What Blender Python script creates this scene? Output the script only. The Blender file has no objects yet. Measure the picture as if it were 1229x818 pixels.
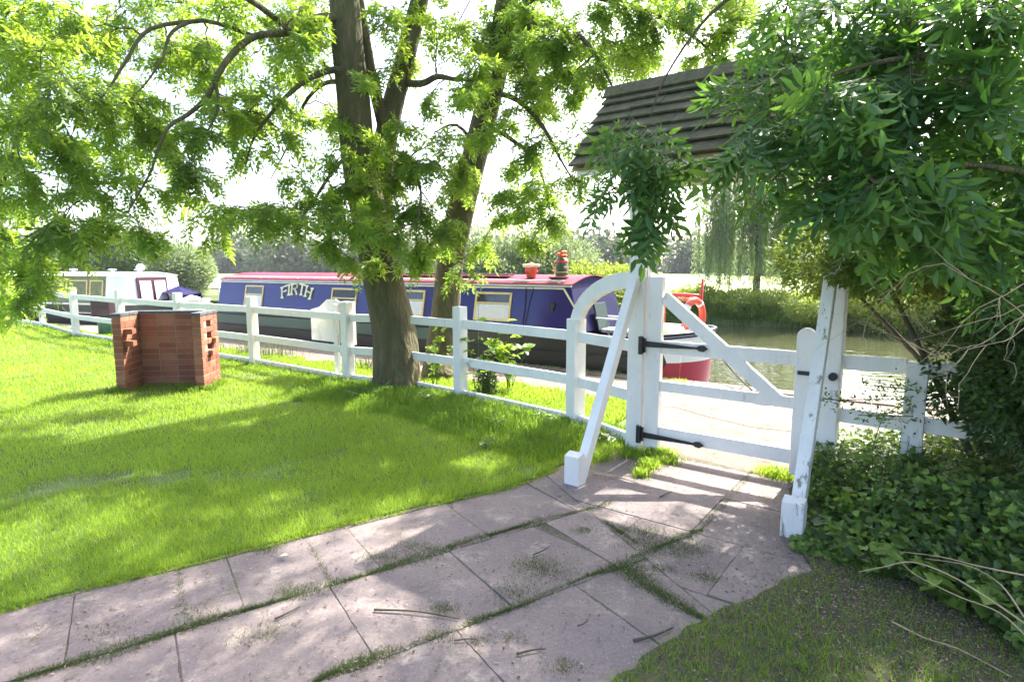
import bpy, math, random
import numpy as np
from mathutils import Vector, Matrix
random.seed(7); rng = np.random.default_rng(7)
C = bpy.context.scene.collection
R = math.radians
# ------------------------------------------------------------------ camera model (only used to read positions off the photograph)
F = 700.0; PIT = math.atan(89/700); EYE = 1.58
def at(px, py, Y):
    u = (px-614.5)/F; v = (409-py)/F
    dy = math.cos(PIT)+v*math.sin(PIT); dz = -math.sin(PIT)+v*math.cos(PIT)
    t = Y/dy
    return np.array([u*t, Y, EYE+dz*t])
def gp(px, py, z=0.0):
    u = (px-614.5)/F; v = (409-py)/F
    dy = math.cos(PIT)+v*math.sin(PIT); dz = -math.sin(PIT)+v*math.cos(PIT)
    t = (z-EYE)/dz
    return np.array([u*t, dy*t, z])
V = lambda *a: np.array(a, float)
def nrm(v):
    v = np.asarray(v, float); return v/max(np.linalg.norm(v), 1e-9)

# ------------------------------------------------------------------ mesh builder
class MB:
    def __init__(s): s.v = []; s.f = []; s.m = []
    def add(s, vs, fs, mi=0):
        b = len(s.v); s.v += [tuple(map(float, p)) for p in vs]
        s.f += [tuple(b+i for i in f) for f in fs]; s.m += [mi]*len(fs)
    def box(s, c, size, rot=None, mi=0):
        sx, sy, sz = [d/2 for d in size]; c = np.asarray(c, float)
        P = [(-sx,-sy,-sz),(sx,-sy,-sz),(sx,sy,-sz),(-sx,sy,-sz),(-sx,-sy,sz),(sx,-sy,sz),(sx,sy,sz),(-sx,sy,sz)]
        if rot is not None:
            M = np.array(Matrix.Rotation(rot, 3, 'Z')); P = [M@np.array(p) for p in P]
        s.add([c+np.array(p) for p in P], [(0,3,2,1),(4,5,6,7),(0,1,5,4),(1,2,6,5),(2,3,7,6),(3,0,4,7)], mi)
    def beam(s, a, b, w, h, up=(0,0,1), mi=0):
        """bar from a to b, w across, h along up"""
        a = np.asarray(a, float); b = np.asarray(b, float); d = nrm(b-a)
        x = nrm(np.cross(d, up)); z = np.cross(x, d); x = x*w/2; z = z*h/2
        P = [a-x-z, a+x-z, a+x+z, a-x+z, b-x-z, b+x-z, b+x+z, b-x+z]
        s.add(P, [(0,1,2,3),(7,6,5,4),(0,4,5,1),(1,5,6,2),(2,6,7,3),(3,7,4,0)], mi)
    def tube(s, pts, r, n=8, mi=0, cap=True, flute=0.0):
        pts = [np.asarray(p, float) for p in pts]
        if not hasattr(r, '__len__'): r = [r]*len(pts)
        ref = None; rings = []
        for i, p in enumerate(pts):
            d = nrm(pts[min(i+1, len(pts)-1)]-pts[max(i-1, 0)])
            if ref is None:
                ref = nrm(np.cross(d, (0,1,0) if abs(d[1]) < .9 else (1,0,0)))
            x = nrm(ref-d*np.dot(ref, d)); ref = x; y = np.cross(d, x)
            rings.append([p+(x*math.cos(a)+y*math.sin(a))*r[i]*(1+flute*math.sin(a*3+i*.35)+flute*.6*math.sin(a*5-i*.5)) for a in [2*math.pi*k/n for k in range(n)]])
        vs = [q for ring in rings for q in ring]; fs = []
        for i in range(len(pts)-1):
            for k in range(n):
                a = i*n+k; b = i*n+(k+1) % n
                fs.append((a, b, b+n, a+n))
        if cap: fs += [tuple(range(n-1, -1, -1)), tuple((len(pts)-1)*n+k for k in range(n))]
        s.add(vs, fs, mi)
    def lathe(s, c, prof, n=20, mi=0, axis='z'):
        c = np.asarray(c, float); vs = []
        for (r, z) in prof:
            for k in range(n):
                a = 2*math.pi*k/n
                vs.append(c+np.array([r*math.cos(a), r*math.sin(a), z]))
        fs = [(i*n+k, i*n+(k+1) % n, (i+1)*n+(k+1) % n, (i+1)*n+k) for i in range(len(prof)-1) for k in range(n)]
        fs += [tuple(range(n-1, -1, -1)), tuple((len(prof)-1)*n+k for k in range(n))]
        s.add(vs, fs, mi)
    def prism(s, poly, off, mi=0):
        """closed polygon of 3-D points pushed along off"""
        n = len(poly); off = np.asarray(off, float)
        vs = [np.asarray(p, float) for p in poly]+[np.asarray(p, float)+off for p in poly]
        s.add(vs, [tuple(range(n)), tuple(range(2*n-1, n-1, -1))]+[(i, i+n, (i+1) % n+n, (i+1) % n) for i in range(n)], mi)

def setp(o, label=None, cat=None, group=None, kind=None):
    if label: o['label'] = label
    if cat: o['category'] = cat
    if group: o['group'] = group
    if kind: o['kind'] = kind
    return o
def empty(name, loc, label, cat, group=None, rz=0, kind=None):
    o = bpy.data.objects.new(name, None); C.objects.link(o); o.location = tuple(map(float, loc)); o.rotation_euler = (0,0,rz)
    o.empty_display_size = .2
    return setp(o, label, cat, group, kind)
def obj(name, mb, mats, parent=None, loc=None, bevel=0, smooth=False, local=False, fix=True):
    if not isinstance(mats, (list, tuple)): mats = [mats]
    me = bpy.data.meshes.new(name)
    base = np.zeros(3)
    if loc is not None: base = np.asarray(loc, float)
    elif parent is not None and not local: 
        p = parent; base = np.zeros(3)
        while p is not None: base = base+np.array(p.location); p = p.parent
    me.from_pydata([tuple(np.array(p)-base) for p in mb.v], [], mb.f)
    for m in mats: me.materials.append(m)
    me.polygons.foreach_set('material_index', mb.m)
    if fix:
        import bmesh
        bm = bmesh.new(); bm.from_mesh(me); bmesh.ops.recalc_face_normals(bm, faces=bm.faces); bm.to_mesh(me); bm.free()
    if smooth: me.polygons.foreach_set('use_smooth', [True]*len(me.polygons))
    me.update()
    o = bpy.data.objects.new(name, me); C.objects.link(o)
    if loc is not None: o.location = tuple(base)
    o.parent = parent
    if bevel:
        b = o.modifiers.new('b', 'BEVEL'); b.width = bevel; b.segments = 2; b.limit_method = 'ANGLE'
    return o
def raw(name, verts, tris, mat, parent=None, loc=None, rnd=None, smooth=False):
    """big triangle mesh from numpy arrays"""
    base = np.zeros(3)
    if loc is not None: base = np.asarray(loc, float)
    elif parent is not None: base = np.array(parent.location)
    verts = np.asarray(verts, np.float32)-base.astype(np.float32); tris = np.asarray(tris, np.int32)
    me = bpy.data.meshes.new(name)
    me.vertices.add(len(verts)); me.vertices.foreach_set('co', verts.ravel())
    me.loops.add(tris.size); me.loops.foreach_set('vertex_index', tris.ravel())
    me.polygons.add(len(tris)); me.polygons.foreach_set('loop_start', np.arange(0, tris.size, 3, dtype=np.int32))
    me.update(calc_edges=True)
    if rnd is not None:
        a = me.attributes.new('tint', 'FLOAT', 'POINT'); a.data.foreach_set('value', np.asarray(rnd, np.float32))
    me.materials.append(mat)
    if smooth: me.polygons.foreach_set('use_smooth', np.ones(len(tris), bool))
    o = bpy.data.objects.new(name, me); C.objects.link(o)
    if loc is not None: o.location = tuple(map(float, base))
    o.parent = parent
    return o

# ------------------------------------------------------------------ materials
def newmat(name):
    m = bpy.data.materials.new(name); m.use_nodes = True
    nt = m.node_tree; b = nt.nodes['Principled BSDF']
    return m, nt, b
def paint(name, col, rough=.5, var=.15, scale=6, bump=.1, bscale=40, col2=None, thr=(.45,.7), metal=0, spec=.5, stretch=(1,1,1), coord='Object'):
    """base colour with noise variation, optional second colour in patches, bump"""
    m, nt, b = newmat(name); N = nt.nodes; L = nt.links
    tc = N.new('ShaderNodeTexCoord'); mp = N.new('ShaderNodeMapping'); mp.inputs['Scale'].default_value = stretch
    L.new(tc.outputs[coord], mp.inputs['Vector'])
    n1 = N.new('ShaderNodeTexNoise'); n1.inputs['Scale'].default_value = scale; n1.inputs['Detail'].default_value = 6
    L.new(mp.outputs[0], n1.inputs['Vector'])
    r = N.new('ShaderNodeValToRGB'); c = np.array(col)
    lo = tuple(np.clip(c*(1-var), 0, 1))+(1,); hi = tuple(np.clip(c*(1+var), 0, 1))+(1,)
    r.color_ramp.elements[0].color = lo; r.color_ramp.elements[0].position = .3
    r.color_ramp.elements[1].color = hi; r.color_ramp.elements[1].position = .7
    L.new(n1.outputs['Fac'], r.inputs['Fac']); out = r.outputs['Color']
    if col2 is not None:
        n2 = N.new('ShaderNodeTexNoise'); n2.inputs['Scale'].default_value = scale*2.3; n2.inputs['Detail'].default_value = 8; n2.inputs['Roughness'].default_value = .7
        L.new(mp.outputs[0], n2.inputs['Vector'])
        r2 = N.new('ShaderNodeValToRGB'); r2.color_ramp.elements[0].position = thr[0]; r2.color_ramp.elements[1].position = thr[1]
        L.new(n2.outputs['Fac'], r2.inputs['Fac'])
        mx = N.new('ShaderNodeMixRGB'); L.new(r2.outputs['Color'], mx.inputs['Fac']); L.new(out, mx.inputs['Color1']); mx.inputs['Color2'].default_value = tuple(col2)+(1,)
        out = mx.outputs['Color']
    L.new(out, b.inputs['Base Color'])
    b.inputs['Roughness'].default_value = rough; b.inputs['Metallic'].default_value = metal
    b.inputs['Specular IOR Level'].default_value = spec
    if bump:
        n3 = N.new('ShaderNodeTexNoise'); n3.inputs['Scale'].default_value = bscale; n3.inputs['Detail'].default_value = 5
        L.new(mp.outputs[0], n3.inputs['Vector'])
        bp = N.new('ShaderNodeBump'); bp.inputs['Strength'].default_value = bump; bp.inputs['Distance'].default_value = .05 if name == 'ash_bark' else .02
        L.new(n3.outputs['Fac'], bp.inputs['Height']); L.new(bp.outputs[0], b.inputs['Normal'])
    return m
def leafmat(name, c1, c2, t1, trans=.45, rough=.45, spec=.35):
    """leaf: reflective side colour varies c1..c2 per leaf, translucent colour t1"""
    m, nt, b = newmat(name); N = nt.nodes; L = nt.links
    at_ = N.new('ShaderNodeAttribute'); at_.attribute_name = 'tint'
    mx = N.new('ShaderNodeMixRGB'); mx.inputs['Color1'].default_value = tuple(c1)+(1,); mx.inputs['Color2'].default_value = tuple(c2)+(1,)
    L.new(at_.outputs['Fac'], mx.inputs['Fac']); L.new(mx.outputs[0], b.inputs['Base Color'])
    b.inputs['Roughness'].default_value = rough; b.inputs['Specular IOR Level'].default_value = spec
    tr = N.new('ShaderNodeBsdfTranslucent')
    mt = N.new('ShaderNodeMixRGB'); mt.inputs['Color1'].default_value = tuple(np.array(t1)*.7)+(1,); mt.inputs['Color2'].default_value = tuple(t1)+(1,)
    L.new(at_.outputs['Fac'], mt.inputs['Fac']); L.new(mt.outputs[0], tr.inputs['Color'])
    ms = N.new('ShaderNodeMixShader'); ms.inputs['Fac'].default_value = trans
    L.new(b.outputs[0], ms.inputs[1]); L.new(tr.outputs[0], ms.inputs[2])
    L.new(ms.outputs[0], N['Material Output'].inputs['Surface'])
    return m
M = {}
M['white'] = paint('white_paint', (.80,.775,.72), .5, .06, 5, .3, 60, col2=(.42,.40,.30), thr=(.60,.80), stretch=(1,1,.35))
M['white_worn'] = paint('worn_white_paint', (.76,.735,.68), .55, .07, 6, .35, 60, col2=(.24,.21,.15), thr=(.57,.64), stretch=(1.5,1.5,.3))
M['iron'] = paint('black_iron', (.02,.02,.022), .5, .3, 20, .15, 80)
M['bark'] = paint('ash_bark', (.115,.085,.045), .95, .5, 7, 1.0, 18, col2=(.075,.085,.028), thr=(.42,.60), stretch=(1.3,1.3,.4))
M['twig'] = paint('twig_bark', (.085,.07,.045), .9, .3, 8, .3, 30)
M['drytwig'] = paint('dry_stem', (.42,.30,.18), .8, .3, 12, .3, 40)
M['shingle'] = paint('weathered_shingle', (.105,.085,.048), .9, .45, 7, .7, 40, col2=(.06,.075,.025), thr=(.44,.62), stretch=(1,1,1))
M['underwood'] = paint('bare_timber', (.30,.24,.16), .8, .2, 8, .3, 30)
M['brick'] = None
M['mortar'] = paint('mortar', (.30,.25,.20), .95, .2, 30, .3, 90)
M['coping'] = paint('blue_engineering_brick', (.085,.09,.10), .6, .3, 18, .3, 60)
M['navy'] = paint('navy_cabin_paint', (.014,.012,.135), .2, .1, 1.5, .03, 3)
M['hood'] = paint('dark_bin_hood', (.028,.008,.014), .4, .2, 6, 0)
M['darknavy'] = paint('dark_navy_paint', (.008,.008,.06), .7, .15, 3, .03, 10, spec=.15)
M['crimson'] = paint('faded_crimson_roof_paint', (.27,.035,.06), .75, .2, 2, .1, 60, spec=.15)
M['cream'] = paint('cream_coach_line_paint', (.78,.72,.48), .4, .05, 8, 0)
M['yellow'] = paint('yellow_window_frame', (.68,.52,.20), .4, .1, 10, 0)
M['black'] = paint('black_hull_blacking', (.018,.018,.018), .45, .35, 4, .1, 12)
M['green'] = paint('hull_band_green', (.035,.085,.065), .35, .2, 2, .05, 6, col2=(.06,.09,.09), thr=(.5,.7))
M['grey'] = paint('roof_edge_grey', (.55,.55,.58), .4, .1, 6, 0)
M['red'] = paint('bright_red_paint', (.62,.03,.02), .35, .1, 8, .03, 30)
M['orange'] = paint('red_orange_plastic', (.75,.10,.05), .4, .1, 8, 0)
M['whiteb'] = paint('boat_white_paint', (.78,.78,.77), .35, .05, 4, .02, 20)
M['maroon'] = paint('maroon_door_paint', (.06,.01,.02), .35, .2, 5, 0)
M['terra'] = paint('painted_terracotta', (.55,.16,.09), .6, .2, 12, .1, 60)
M['dgreen'] = paint('dark_green_paint', (.02,.09,.04), .4, .2, 8, 0)
M['curtain'] = paint('net_curtain', (.75,.74,.74), .9, .15, 30, .6, 40, stretch=(4,4,.3))
M['fabric'] = paint('dark_green_canvas', (.02,.045,.04), .9, .2, 20, .2, 90)
M['cloth'] = paint('pale_cushion', (.6,.58,.6), .9, .3, 20, .2, 60)
M['flower'] = paint('orange_petals', (.75,.12,.03), .6, .3, 30, 0)
M['rope'] = paint('dark_rope', (.05,.045,.04), .9, .3, 60, .5, 90)
M['olive'] = paint('olive_window_blind', (.16,.17,.07), .6, .3, 6, .05, 20)
M['petal'] = paint('bleached_leaf', (.72,.70,.64), .8, .1, 30, .1, 50)
# glass
m, nt, b = newmat('window_glass'); b.inputs['Base Color'].default_value = (.9,.95,.93,1); b.inputs['Transmission Weight'].default_value = 1; b.inputs['Roughness'].default_value = .02; b.inputs['IOR'].default_value = 1.3; M['glass'] = m
m, nt, b = newmat('dark_window_interior'); b.inputs['Base Color'].default_value = (.02,.018,.012,1); b.inputs['Roughness'].default_value = .15; M['darkwin'] = m
# brick: colour per brick through an attribute
def brickmat():
    m, nt, b = newmat('red_brick'); N = nt.nodes; L = nt.links
    g = N.new('ShaderNodeNewGeometry'); r = N.new('ShaderNodeValToRGB')
    e = r.color_ramp.elements; e[0].color = (.34,.105,.055,1); e[1].color = (.52,.21,.115,1)
    e2 = e.new(.5); e2.color = (.43,.145,.075,1)
    L.new(g.outputs['Random Per Island'], r.inputs['Fac'])
    tc = N.new('ShaderNodeTexCoord'); n = N.new('ShaderNodeTexNoise'); n.inputs['Scale'].default_value = 35; n.inputs['Detail'].default_value = 8
    L.new(tc.outputs['Object'], n.inputs['Vector'])
    mx = N.new('ShaderNodeMixRGB'); mx.blend_type = 'MULTIPLY'; mx.inputs['Fac'].default_value = .45
    L.new(r.outputs[0], mx.inputs['Color1']); L.new(n.outputs['Fac'], mx.inputs['Color2'])
    n2 = N.new('ShaderNodeTexNoise'); n2.inputs['Scale'].default_value = 5; n2.inputs['Detail'].default_value = 8; L.new(tc.outputs['Object'], n2.inputs['Vector'])
    rs_ = N.new('ShaderNodeValToRGB'); rs_.color_ramp.elements[0].position = .40; rs_.color_ramp.elements[1].position = .62; rs_.color_ramp.elements[0].color = (.42,.38,.36,1); L.new(n2.outputs['Fac'], rs_.inputs['Fac'])
    br = N.new('ShaderNodeMixRGB'); br.blend_type = 'MULTIPLY'; br.inputs['Fac'].default_value = .4; L.new(mx.outputs[0], br.inputs['Color1']); L.new(rs_.outputs[0], br.inputs['Color2'])
    L.new(br.outputs[0], b.inputs['Base Color']); b.inputs['Roughness'].default_value = .9
    bp = N.new('ShaderNodeBump'); bp.inputs['Strength'].default_value = .4; bp.inputs['Distance'].default_value = .01; L.new(n.outputs['Fac'], bp.inputs['Height']); L.new(bp.outputs[0], b.inputs['Normal'])
    return m
M['brick'] = brickmat()
# hull with red and white bow flashes (object x runs to the bow)
def hullmat(xw, name, band=True, white=(.78,.78,.77), red=(.42,.02,.05)):
    m, nt, b = newmat(name); N = nt.nodes; L = nt.links
    tc = N.new('ShaderNodeTexCoord'); sp = N.new('ShaderNodeSeparateXYZ'); L.new(tc.outputs['Object'], sp.inputs[0])
    def mth(op, a, b_, c=None):
        n = N.new('ShaderNodeMath'); n.operation = op
        for i, q in enumerate((a, b_)):
            if isinstance(q, (int, float)): n.inputs[i].default_value = q
            else: L.new(q, n.inputs[i])
        return n.outputs[0]
    z = sp.outputs['Z']; x = sp.outputs['X']
    # scalloped edge: x > xw + .16*|sin|
    edge = mth('ADD', mth('MULTIPLY', mth('ABSOLUTE', mth('SUBTRACT', z, .20), 0), -.35), xw+.12)
    flash = mth('GREATER_THAN', x, edge)
    low = mth('LESS_THAN', z, .19)
    n1 = N.new('ShaderNodeTexNoise'); n1.inputs['Scale'].default_value = 3; n1.inputs['Detail'].default_value = 8; L.new(tc.outputs['Object'], n1.inputs['Vector'])
    bandc = N.new('ShaderNodeMixRGB'); bandc.inputs['Color1'].default_value = (.03,.085,.06,1); bandc.inputs['Color2'].default_value = (.07,.10,.11,1); L.new(n1.outputs['Fac'], bandc.inputs['Fac'])
    isb = mth('MULTIPLY', mth('GREATER_THAN', z, .27), mth('LESS_THAN', x, 1.5 if band else -100))
    c0 = N.new('ShaderNodeMixRGB'); c0.inputs['Color1'].default_value = (.02,.02,.02,1); L.new(isb, c0.inputs['Fac']); L.new(bandc.outputs[0], c0.inputs['Color2'])
    c1 = N.new('ShaderNodeMixRGB'); c1.inputs['Color1'].default_value = tuple(white)+(1,); c1.inputs['Color2'].default_value = tuple(red)+(1,); L.new(low, c1.inputs['Fac'])
    c2 = N.new('ShaderNodeMixRGB'); L.new(flash, c2.inputs['Fac']); L.new(c0.outputs[0], c2.inputs['Color1']); L.new(c1.outputs[0], c2.inputs['Color2'])
    L.new(c2.outputs[0], b.inputs['Base Color']); b.inputs['Roughness'].default_value = .32
    bp = N.new('ShaderNodeBump'); bp.inputs['Strength'].default_value = .15; bp.inputs['Distance'].default_value = .02; L.new(n1.outputs['Fac'], bp.inputs['Height']); L.new(bp.outputs[0], b.inputs['Normal'])
    return m
# leaves
M['leafA'] = leafmat('ash_leaf', (.045,.10,.016), (.11,.20,.03), (.50,.70,.06), .6)
M['leafB'] = leafmat('pale_ash_leaf', (.05,.11,.02), (.11,.20,.03), (.48,.70,.07), .6)
M['leafN'] = leafmat('near_ash_leaf', (.026,.09,.024), (.08,.175,.04), (.26,.50,.06), .40, .42, .4)
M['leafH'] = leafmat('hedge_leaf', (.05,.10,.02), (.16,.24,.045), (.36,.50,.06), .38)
M['leafHy'] = leafmat('sunny_hedge_leaf', (.12,.19,.03), (.27,.36,.06), (.50,.62,.07), .42)  # brighter copy of the hedge leaf, sunlit yellow put into its colour
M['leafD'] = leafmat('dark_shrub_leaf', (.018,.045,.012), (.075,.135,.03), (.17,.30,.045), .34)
M['leafG'] = leafmat('grey_green_leaf', (.11,.16,.075), (.22,.28,.14), (.34,.44,.16), .4)
M['leafW'] = leafmat('willow_leaf', (.13,.21,.10), (.25,.34,.16), (.36,.48,.18), .45)
M['leafI'] = leafmat('ivy_leaf', (.022,.06,.018), (.22,.34,.05), (.30,.46,.06), .35, .4, .5)
M['leafY'] = leafmat('young_leaf', (.12,.22,.03), (.20,.32,.04), (.42,.60,.05), .5)
M['grass'] = leafmat('grass_blade', (.075,.16,.018), (.27,.37,.05), (.50,.70,.06), .52, .6, .2)
M['grassL'] = leafmat('long_grass_blade', (.05,.12,.014), (.14,.24,.025), (.34,.54,.04), .45, .55, .25)
M['grassD'] = leafmat('dull_moss_grass', (.05,.085,.02), (.13,.16,.05), (.16,.24,.05), .3, .7, .2)
M['straw'] = leafmat('straw_grass', (.22,.22,.08), (.42,.38,.18), (.5,.5,.2), .35, .8, .1)
M['litter'] = leafmat('leaf_litter', (.09,.06,.035), (.36,.30,.21), (.3,.25,.15), .1, .9, .1)
M['far'] = leafmat('far_foliage', (.05,.085,.035), (.09,.13,.055), (.15,.2,.07), .3)
# ground
M['lawn'] = paint('lawn_soil', (.075,.12,.022), .95, .4, 3, .5, 60, col2=(.16,.15,.06), thr=(.55,.75))
M['soil'] = paint('bare_soil', (.085,.065,.042), .95, .4, 9, .8, 50, col2=(.05,.06,.025), thr=(.45,.6))
M['jsoil'] = paint('joint_dust', (.14,.112,.09), .95, .3, 9, .8, 60, col2=(.07,.075,.035), thr=(.45,.6))
M['ground'] = paint('rough_grassland', (.09,.13,.03), .95, .3, 1.5, .4, 20)
M['field'] = paint('dry_pale_field', (.34,.36,.15), .95, .15, .15, .1, 5)
M['sand'] = paint('sandy_towpath', (.185,.145,.118), .95, .18, 2.5, .7, 45, col2=(.085,.058,.04), thr=(.52,.70))
def slabmat():
    m, nt, b = newmat('worn_paving_slab'); N = nt.nodes; L = nt.links
    tc = N.new('ShaderNodeTexCoord'); g = N.new('ShaderNodeNewGeometry')
    def noise(sc, det=8, ro=.6):
        n = N.new('ShaderNodeTexNoise'); n.inputs['Scale'].default_value = sc; n.inputs['Detail'].default_value = det; n.inputs['Roughness'].default_value = ro; L.new(tc.outputs['Object'], n.inputs['Vector']); return n.outputs['Fac']
    def ramp(f, p0, p1, c0=(0,0,0), c1=(1,1,1)):
        r = N.new('ShaderNodeValToRGB'); e = r.color_ramp.elements; e[0].position = p0; e[1].position = p1; e[0].color = tuple(c0)+(1,); e[1].color = tuple(c1)+(1,); L.new(f, r.inputs['Fac']); return r.outputs[0]
    def mix(f, a, b_, t='MIX'):
        x = N.new('ShaderNodeMixRGB'); x.blend_type = t
        for s_, q in (('Fac', f), ('Color1', a), ('Color2', b_)):
            if isinstance(q, (int, float)): x.inputs[s_].default_value = q
            elif isinstance(q, tuple): x.inputs[s_].default_value = q+(1,)
            else: L.new(q, x.inputs[s_])
        return x.outputs[0]
    c = ramp(g.outputs['Random Per Island'], 0, 1, (.15,.118,.112), (.205,.160,.152))
    c = mix(ramp(noise(1.7), .42, .66), c, (.24,.19,.165))
    c = mix(ramp(noise(4.5, 10, .75), .54, .68), c, (.34,.285,.235))
    c = mix(ramp(noise(3.1, 12, .8), .58, .70), c, (.095,.10,.055))
    c = mix(.55, c, ramp(noise(55, 4, .7), .3, .7, (.55,.55,.55), (1.2,1.2,1.2)), 'MULTIPLY')
    c = mix(ramp(noise(140, 2), .66, .72), c, (.36,.33,.29))
    L.new(c, b.inputs['Base Color']); b.inputs['Roughness'].default_value = .85
    bp = N.new('ShaderNodeBump'); bp.inputs['Strength'].default_value = .45; bp.inputs['Distance'].default_value = .012; L.new(noise(28, 10, .75), bp.inputs['Height']); L.new(bp.outputs[0], b.inputs['Normal'])
    return m
def water():
    m, nt, b = newmat('canal_water'); N = nt.nodes; L = nt.links
    b.inputs['Base Color'].default_value = (.055,.06,.028,1); b.inputs['Roughness'].default_value = .04; b.inputs['IOR'].default_value = 1.333
    b.inputs['Specular IOR Level'].default_value = .9
    tc = N.new('ShaderNodeTexCoord'); mp = N.new('ShaderNodeMapping'); mp.inputs['Scale'].default_value = (1,1.8,1); mp.inputs['Rotation'].default_value = (0,0,.5); L.new(tc.outputs['Object'], mp.inputs['Vector'])
    n = N.new('ShaderNodeTexNoise'); n.inputs['Scale'].default_value = 3.2; n.inputs['Detail'].default_value = 3; L.new(mp.outputs[0], n.inputs['Vector'])
    bp = N.new('ShaderNodeBump'); bp.inputs['Strength'].default_value = .35; bp.inputs['Distance'].default_value = .05; L.new(n.outputs['Fac'], bp.inputs['Height']); L.new(bp.outputs[0], b.inputs['Normal'])
    return m
M['water'] = water(); M['slab'] = slabmat()

# ------------------------------------------------------------------ canal frame and terrain
CU = V(-.853, .522, 0); CN = V(.522, .853, 0); CP = V(2.6, 7.8, 0)      # along the near bank (to the left), across to the far bank
def ct(t, off, z=0.0): return CP+CU*t+CN*off+V(0,0,z)
B1 = ct(13.6, 0); U2 = nrm((-.94,.34,0)); N2 = nrm((.34,.94,0))
stations = [(ct(-220,0), CN), (ct(-60,0), CN), (ct(-12,0), CN), (ct(0,0), CN), (ct(7,0), CN), (B1, nrm(CN+N2)), (B1+U2*9, N2), (B1+U2*40, N2), (B1+U2*230, N2)]
cols = [(-60,0), (-9,0), (-.02,0), (0,-.06), (.04,-1.3), (11.4,-1.3), (11.5,-.1), (12.3,.12), (30,.15), (120,.3), (420,1.0)]
g = MB(); vs = []
for p, n in stations:
    for off, z in cols: vs.append(p+n*off+V(0,0,z))
nc = len(cols)
g.add(vs, [(i*nc+j, i*nc+j+1, (i+1)*nc+j+1, (i+1)*nc+j) for i in range(len(stations)-1) for j in range(nc-1)])
ground = obj('ground', g, M['ground']); setp(ground, 'rough green ground on both sides of the canal', None, None, 'structure')
w = MB(); ws = []
for p, n in stations: ws += [p+n*-.0+V(0,0,-.27)+n*.02, p+n*11.48+V(0,0,-.27)]
w.add(ws, [(2*i, 2*i+1, 2*i+3, 2*i+2) for i in range(len(stations)-1)])
setp(obj('canal_water', w, M['water']), 'rippled murky canal water reflecting the white sky', None, None, 'structure')
# towpath sheet with an irregular inner edge
tp = MB(); vs = []; K = 90
for i in range(K):
    t = -14+i*.45
    wob = .12*math.sin(i*.9)+.09*math.sin(i*2.3+1)
    if t < 13.6: p, n = ct(t,0), CN
    else: p, n = B1+U2*(t-13.6), N2
    wi = -1.55+wob
    if -2.6 < t < 1.5: wi = -1.6+wob
    if t < -.3: wi = -2.0+wob
    vs += [p+n*wi+V(0,0,.012), p+n*(-.06)+V(0,0,.012)]
tp.add(vs, [(2*i, 2*i+1, 2*i+3, 2*i+2) for i in range(K-1)])
gate_sand = [gp(x, y, .008) for x, y in [(775,505),(790,470),(860,480),(1000,470),(1090,530),(1000,570),(950,590),(900,573),(800,552),(765,545),(752,520)]]
tp.add(gate_sand, [tuple(range(len(gate_sand)))])
setp(obj('towpath', tp, M['sand']), 'pale sandy towpath beside the canal', None, None, 'structure')
fl = MB(); vs = []
for t in range(-30, 31, 3):
    vs += [ct(t*3, 14.5, .2), ct(t*3, 75, .34)]
fl.add(vs, [(2*i, 2*i+1, 2*i+3, 2*i+2) for i in range(len(vs)//2-1)])
setp(obj('field', fl, M['field']), 'pale sunlit field beyond the far hedge', None, None, 'structure')

def smooth_poly(pts, it=2):
    pts = [np.asarray(p, float) for p in pts]
    for _ in range(it):
        q = []
        for i in range(len(pts)):
            a, b = pts[i], pts[(i+1) % len(pts)]
            q += [a*.75+b*.25, a*.25+b*.75]
        pts = q
    return pts
def inpoly(P, poly):
    x, y = P[:,0], P[:,1]; ins = np.zeros(len(P), bool); n = len(poly)
    for i in range(n):
        x1, y1 = poly[i][:2]; x2, y2 = poly[(i+1) % n][:2]
        c = (y1 > y) != (y2 > y)
        xi = (x2-x1)*(y-y1)/((y2-y1) if abs(y2-y1) > 1e-9 else 1e-9)+x1
        ins ^= c & (x < xi)
    return ins
# fence line
FP = [gp(20,388), gp(52,393), gp(92,405), V(-7.89,11.73,0), V(-5.99,10.45,0), gp(306,440), gp(419,461)]
FQ = [gp(553,480), gp(690,512)]
GL = gp(763,540); GR = gp(987,585); GD = nrm(GR-GL); GN = V(GD[1],-GD[0],0)     # GN points to the camera side
if GN[1] > 0: GN = -GN
edge = [gp(x,y) for x,y in [(0,737),(110,708),(215,683),(330,655),(415,632),(500,612),(600,590),(640,578),(672,562),(705,548),(745,542)]]
lawn_poly = [V(-2.6,1.9,0), V(-3.6,1.2,0), V(-9,-3,0), V(-30,2,0), V(-24,20,0)]+[V(-15.4,17.2,0)]+[p+CN*.25 for p in FP]+[p+CN*.25 for p in FQ]+[GL+V(-.05,.1,0)]+edge[::-1]
def sheet(name, poly, z, mat, label, thick=.03):
    mb = MB(); n = len(poly)
    mb.add([V(p[0],p[1],z) for p in poly]+[V(p[0],p[1],z-thick) for p in poly], [tuple(range(n))]+[(i, i+n, (i+1) % n+n, (i+1) % n) for i in range(n)])
    return setp(obj(name, mb, mat), label, None, None, 'structure')
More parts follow.
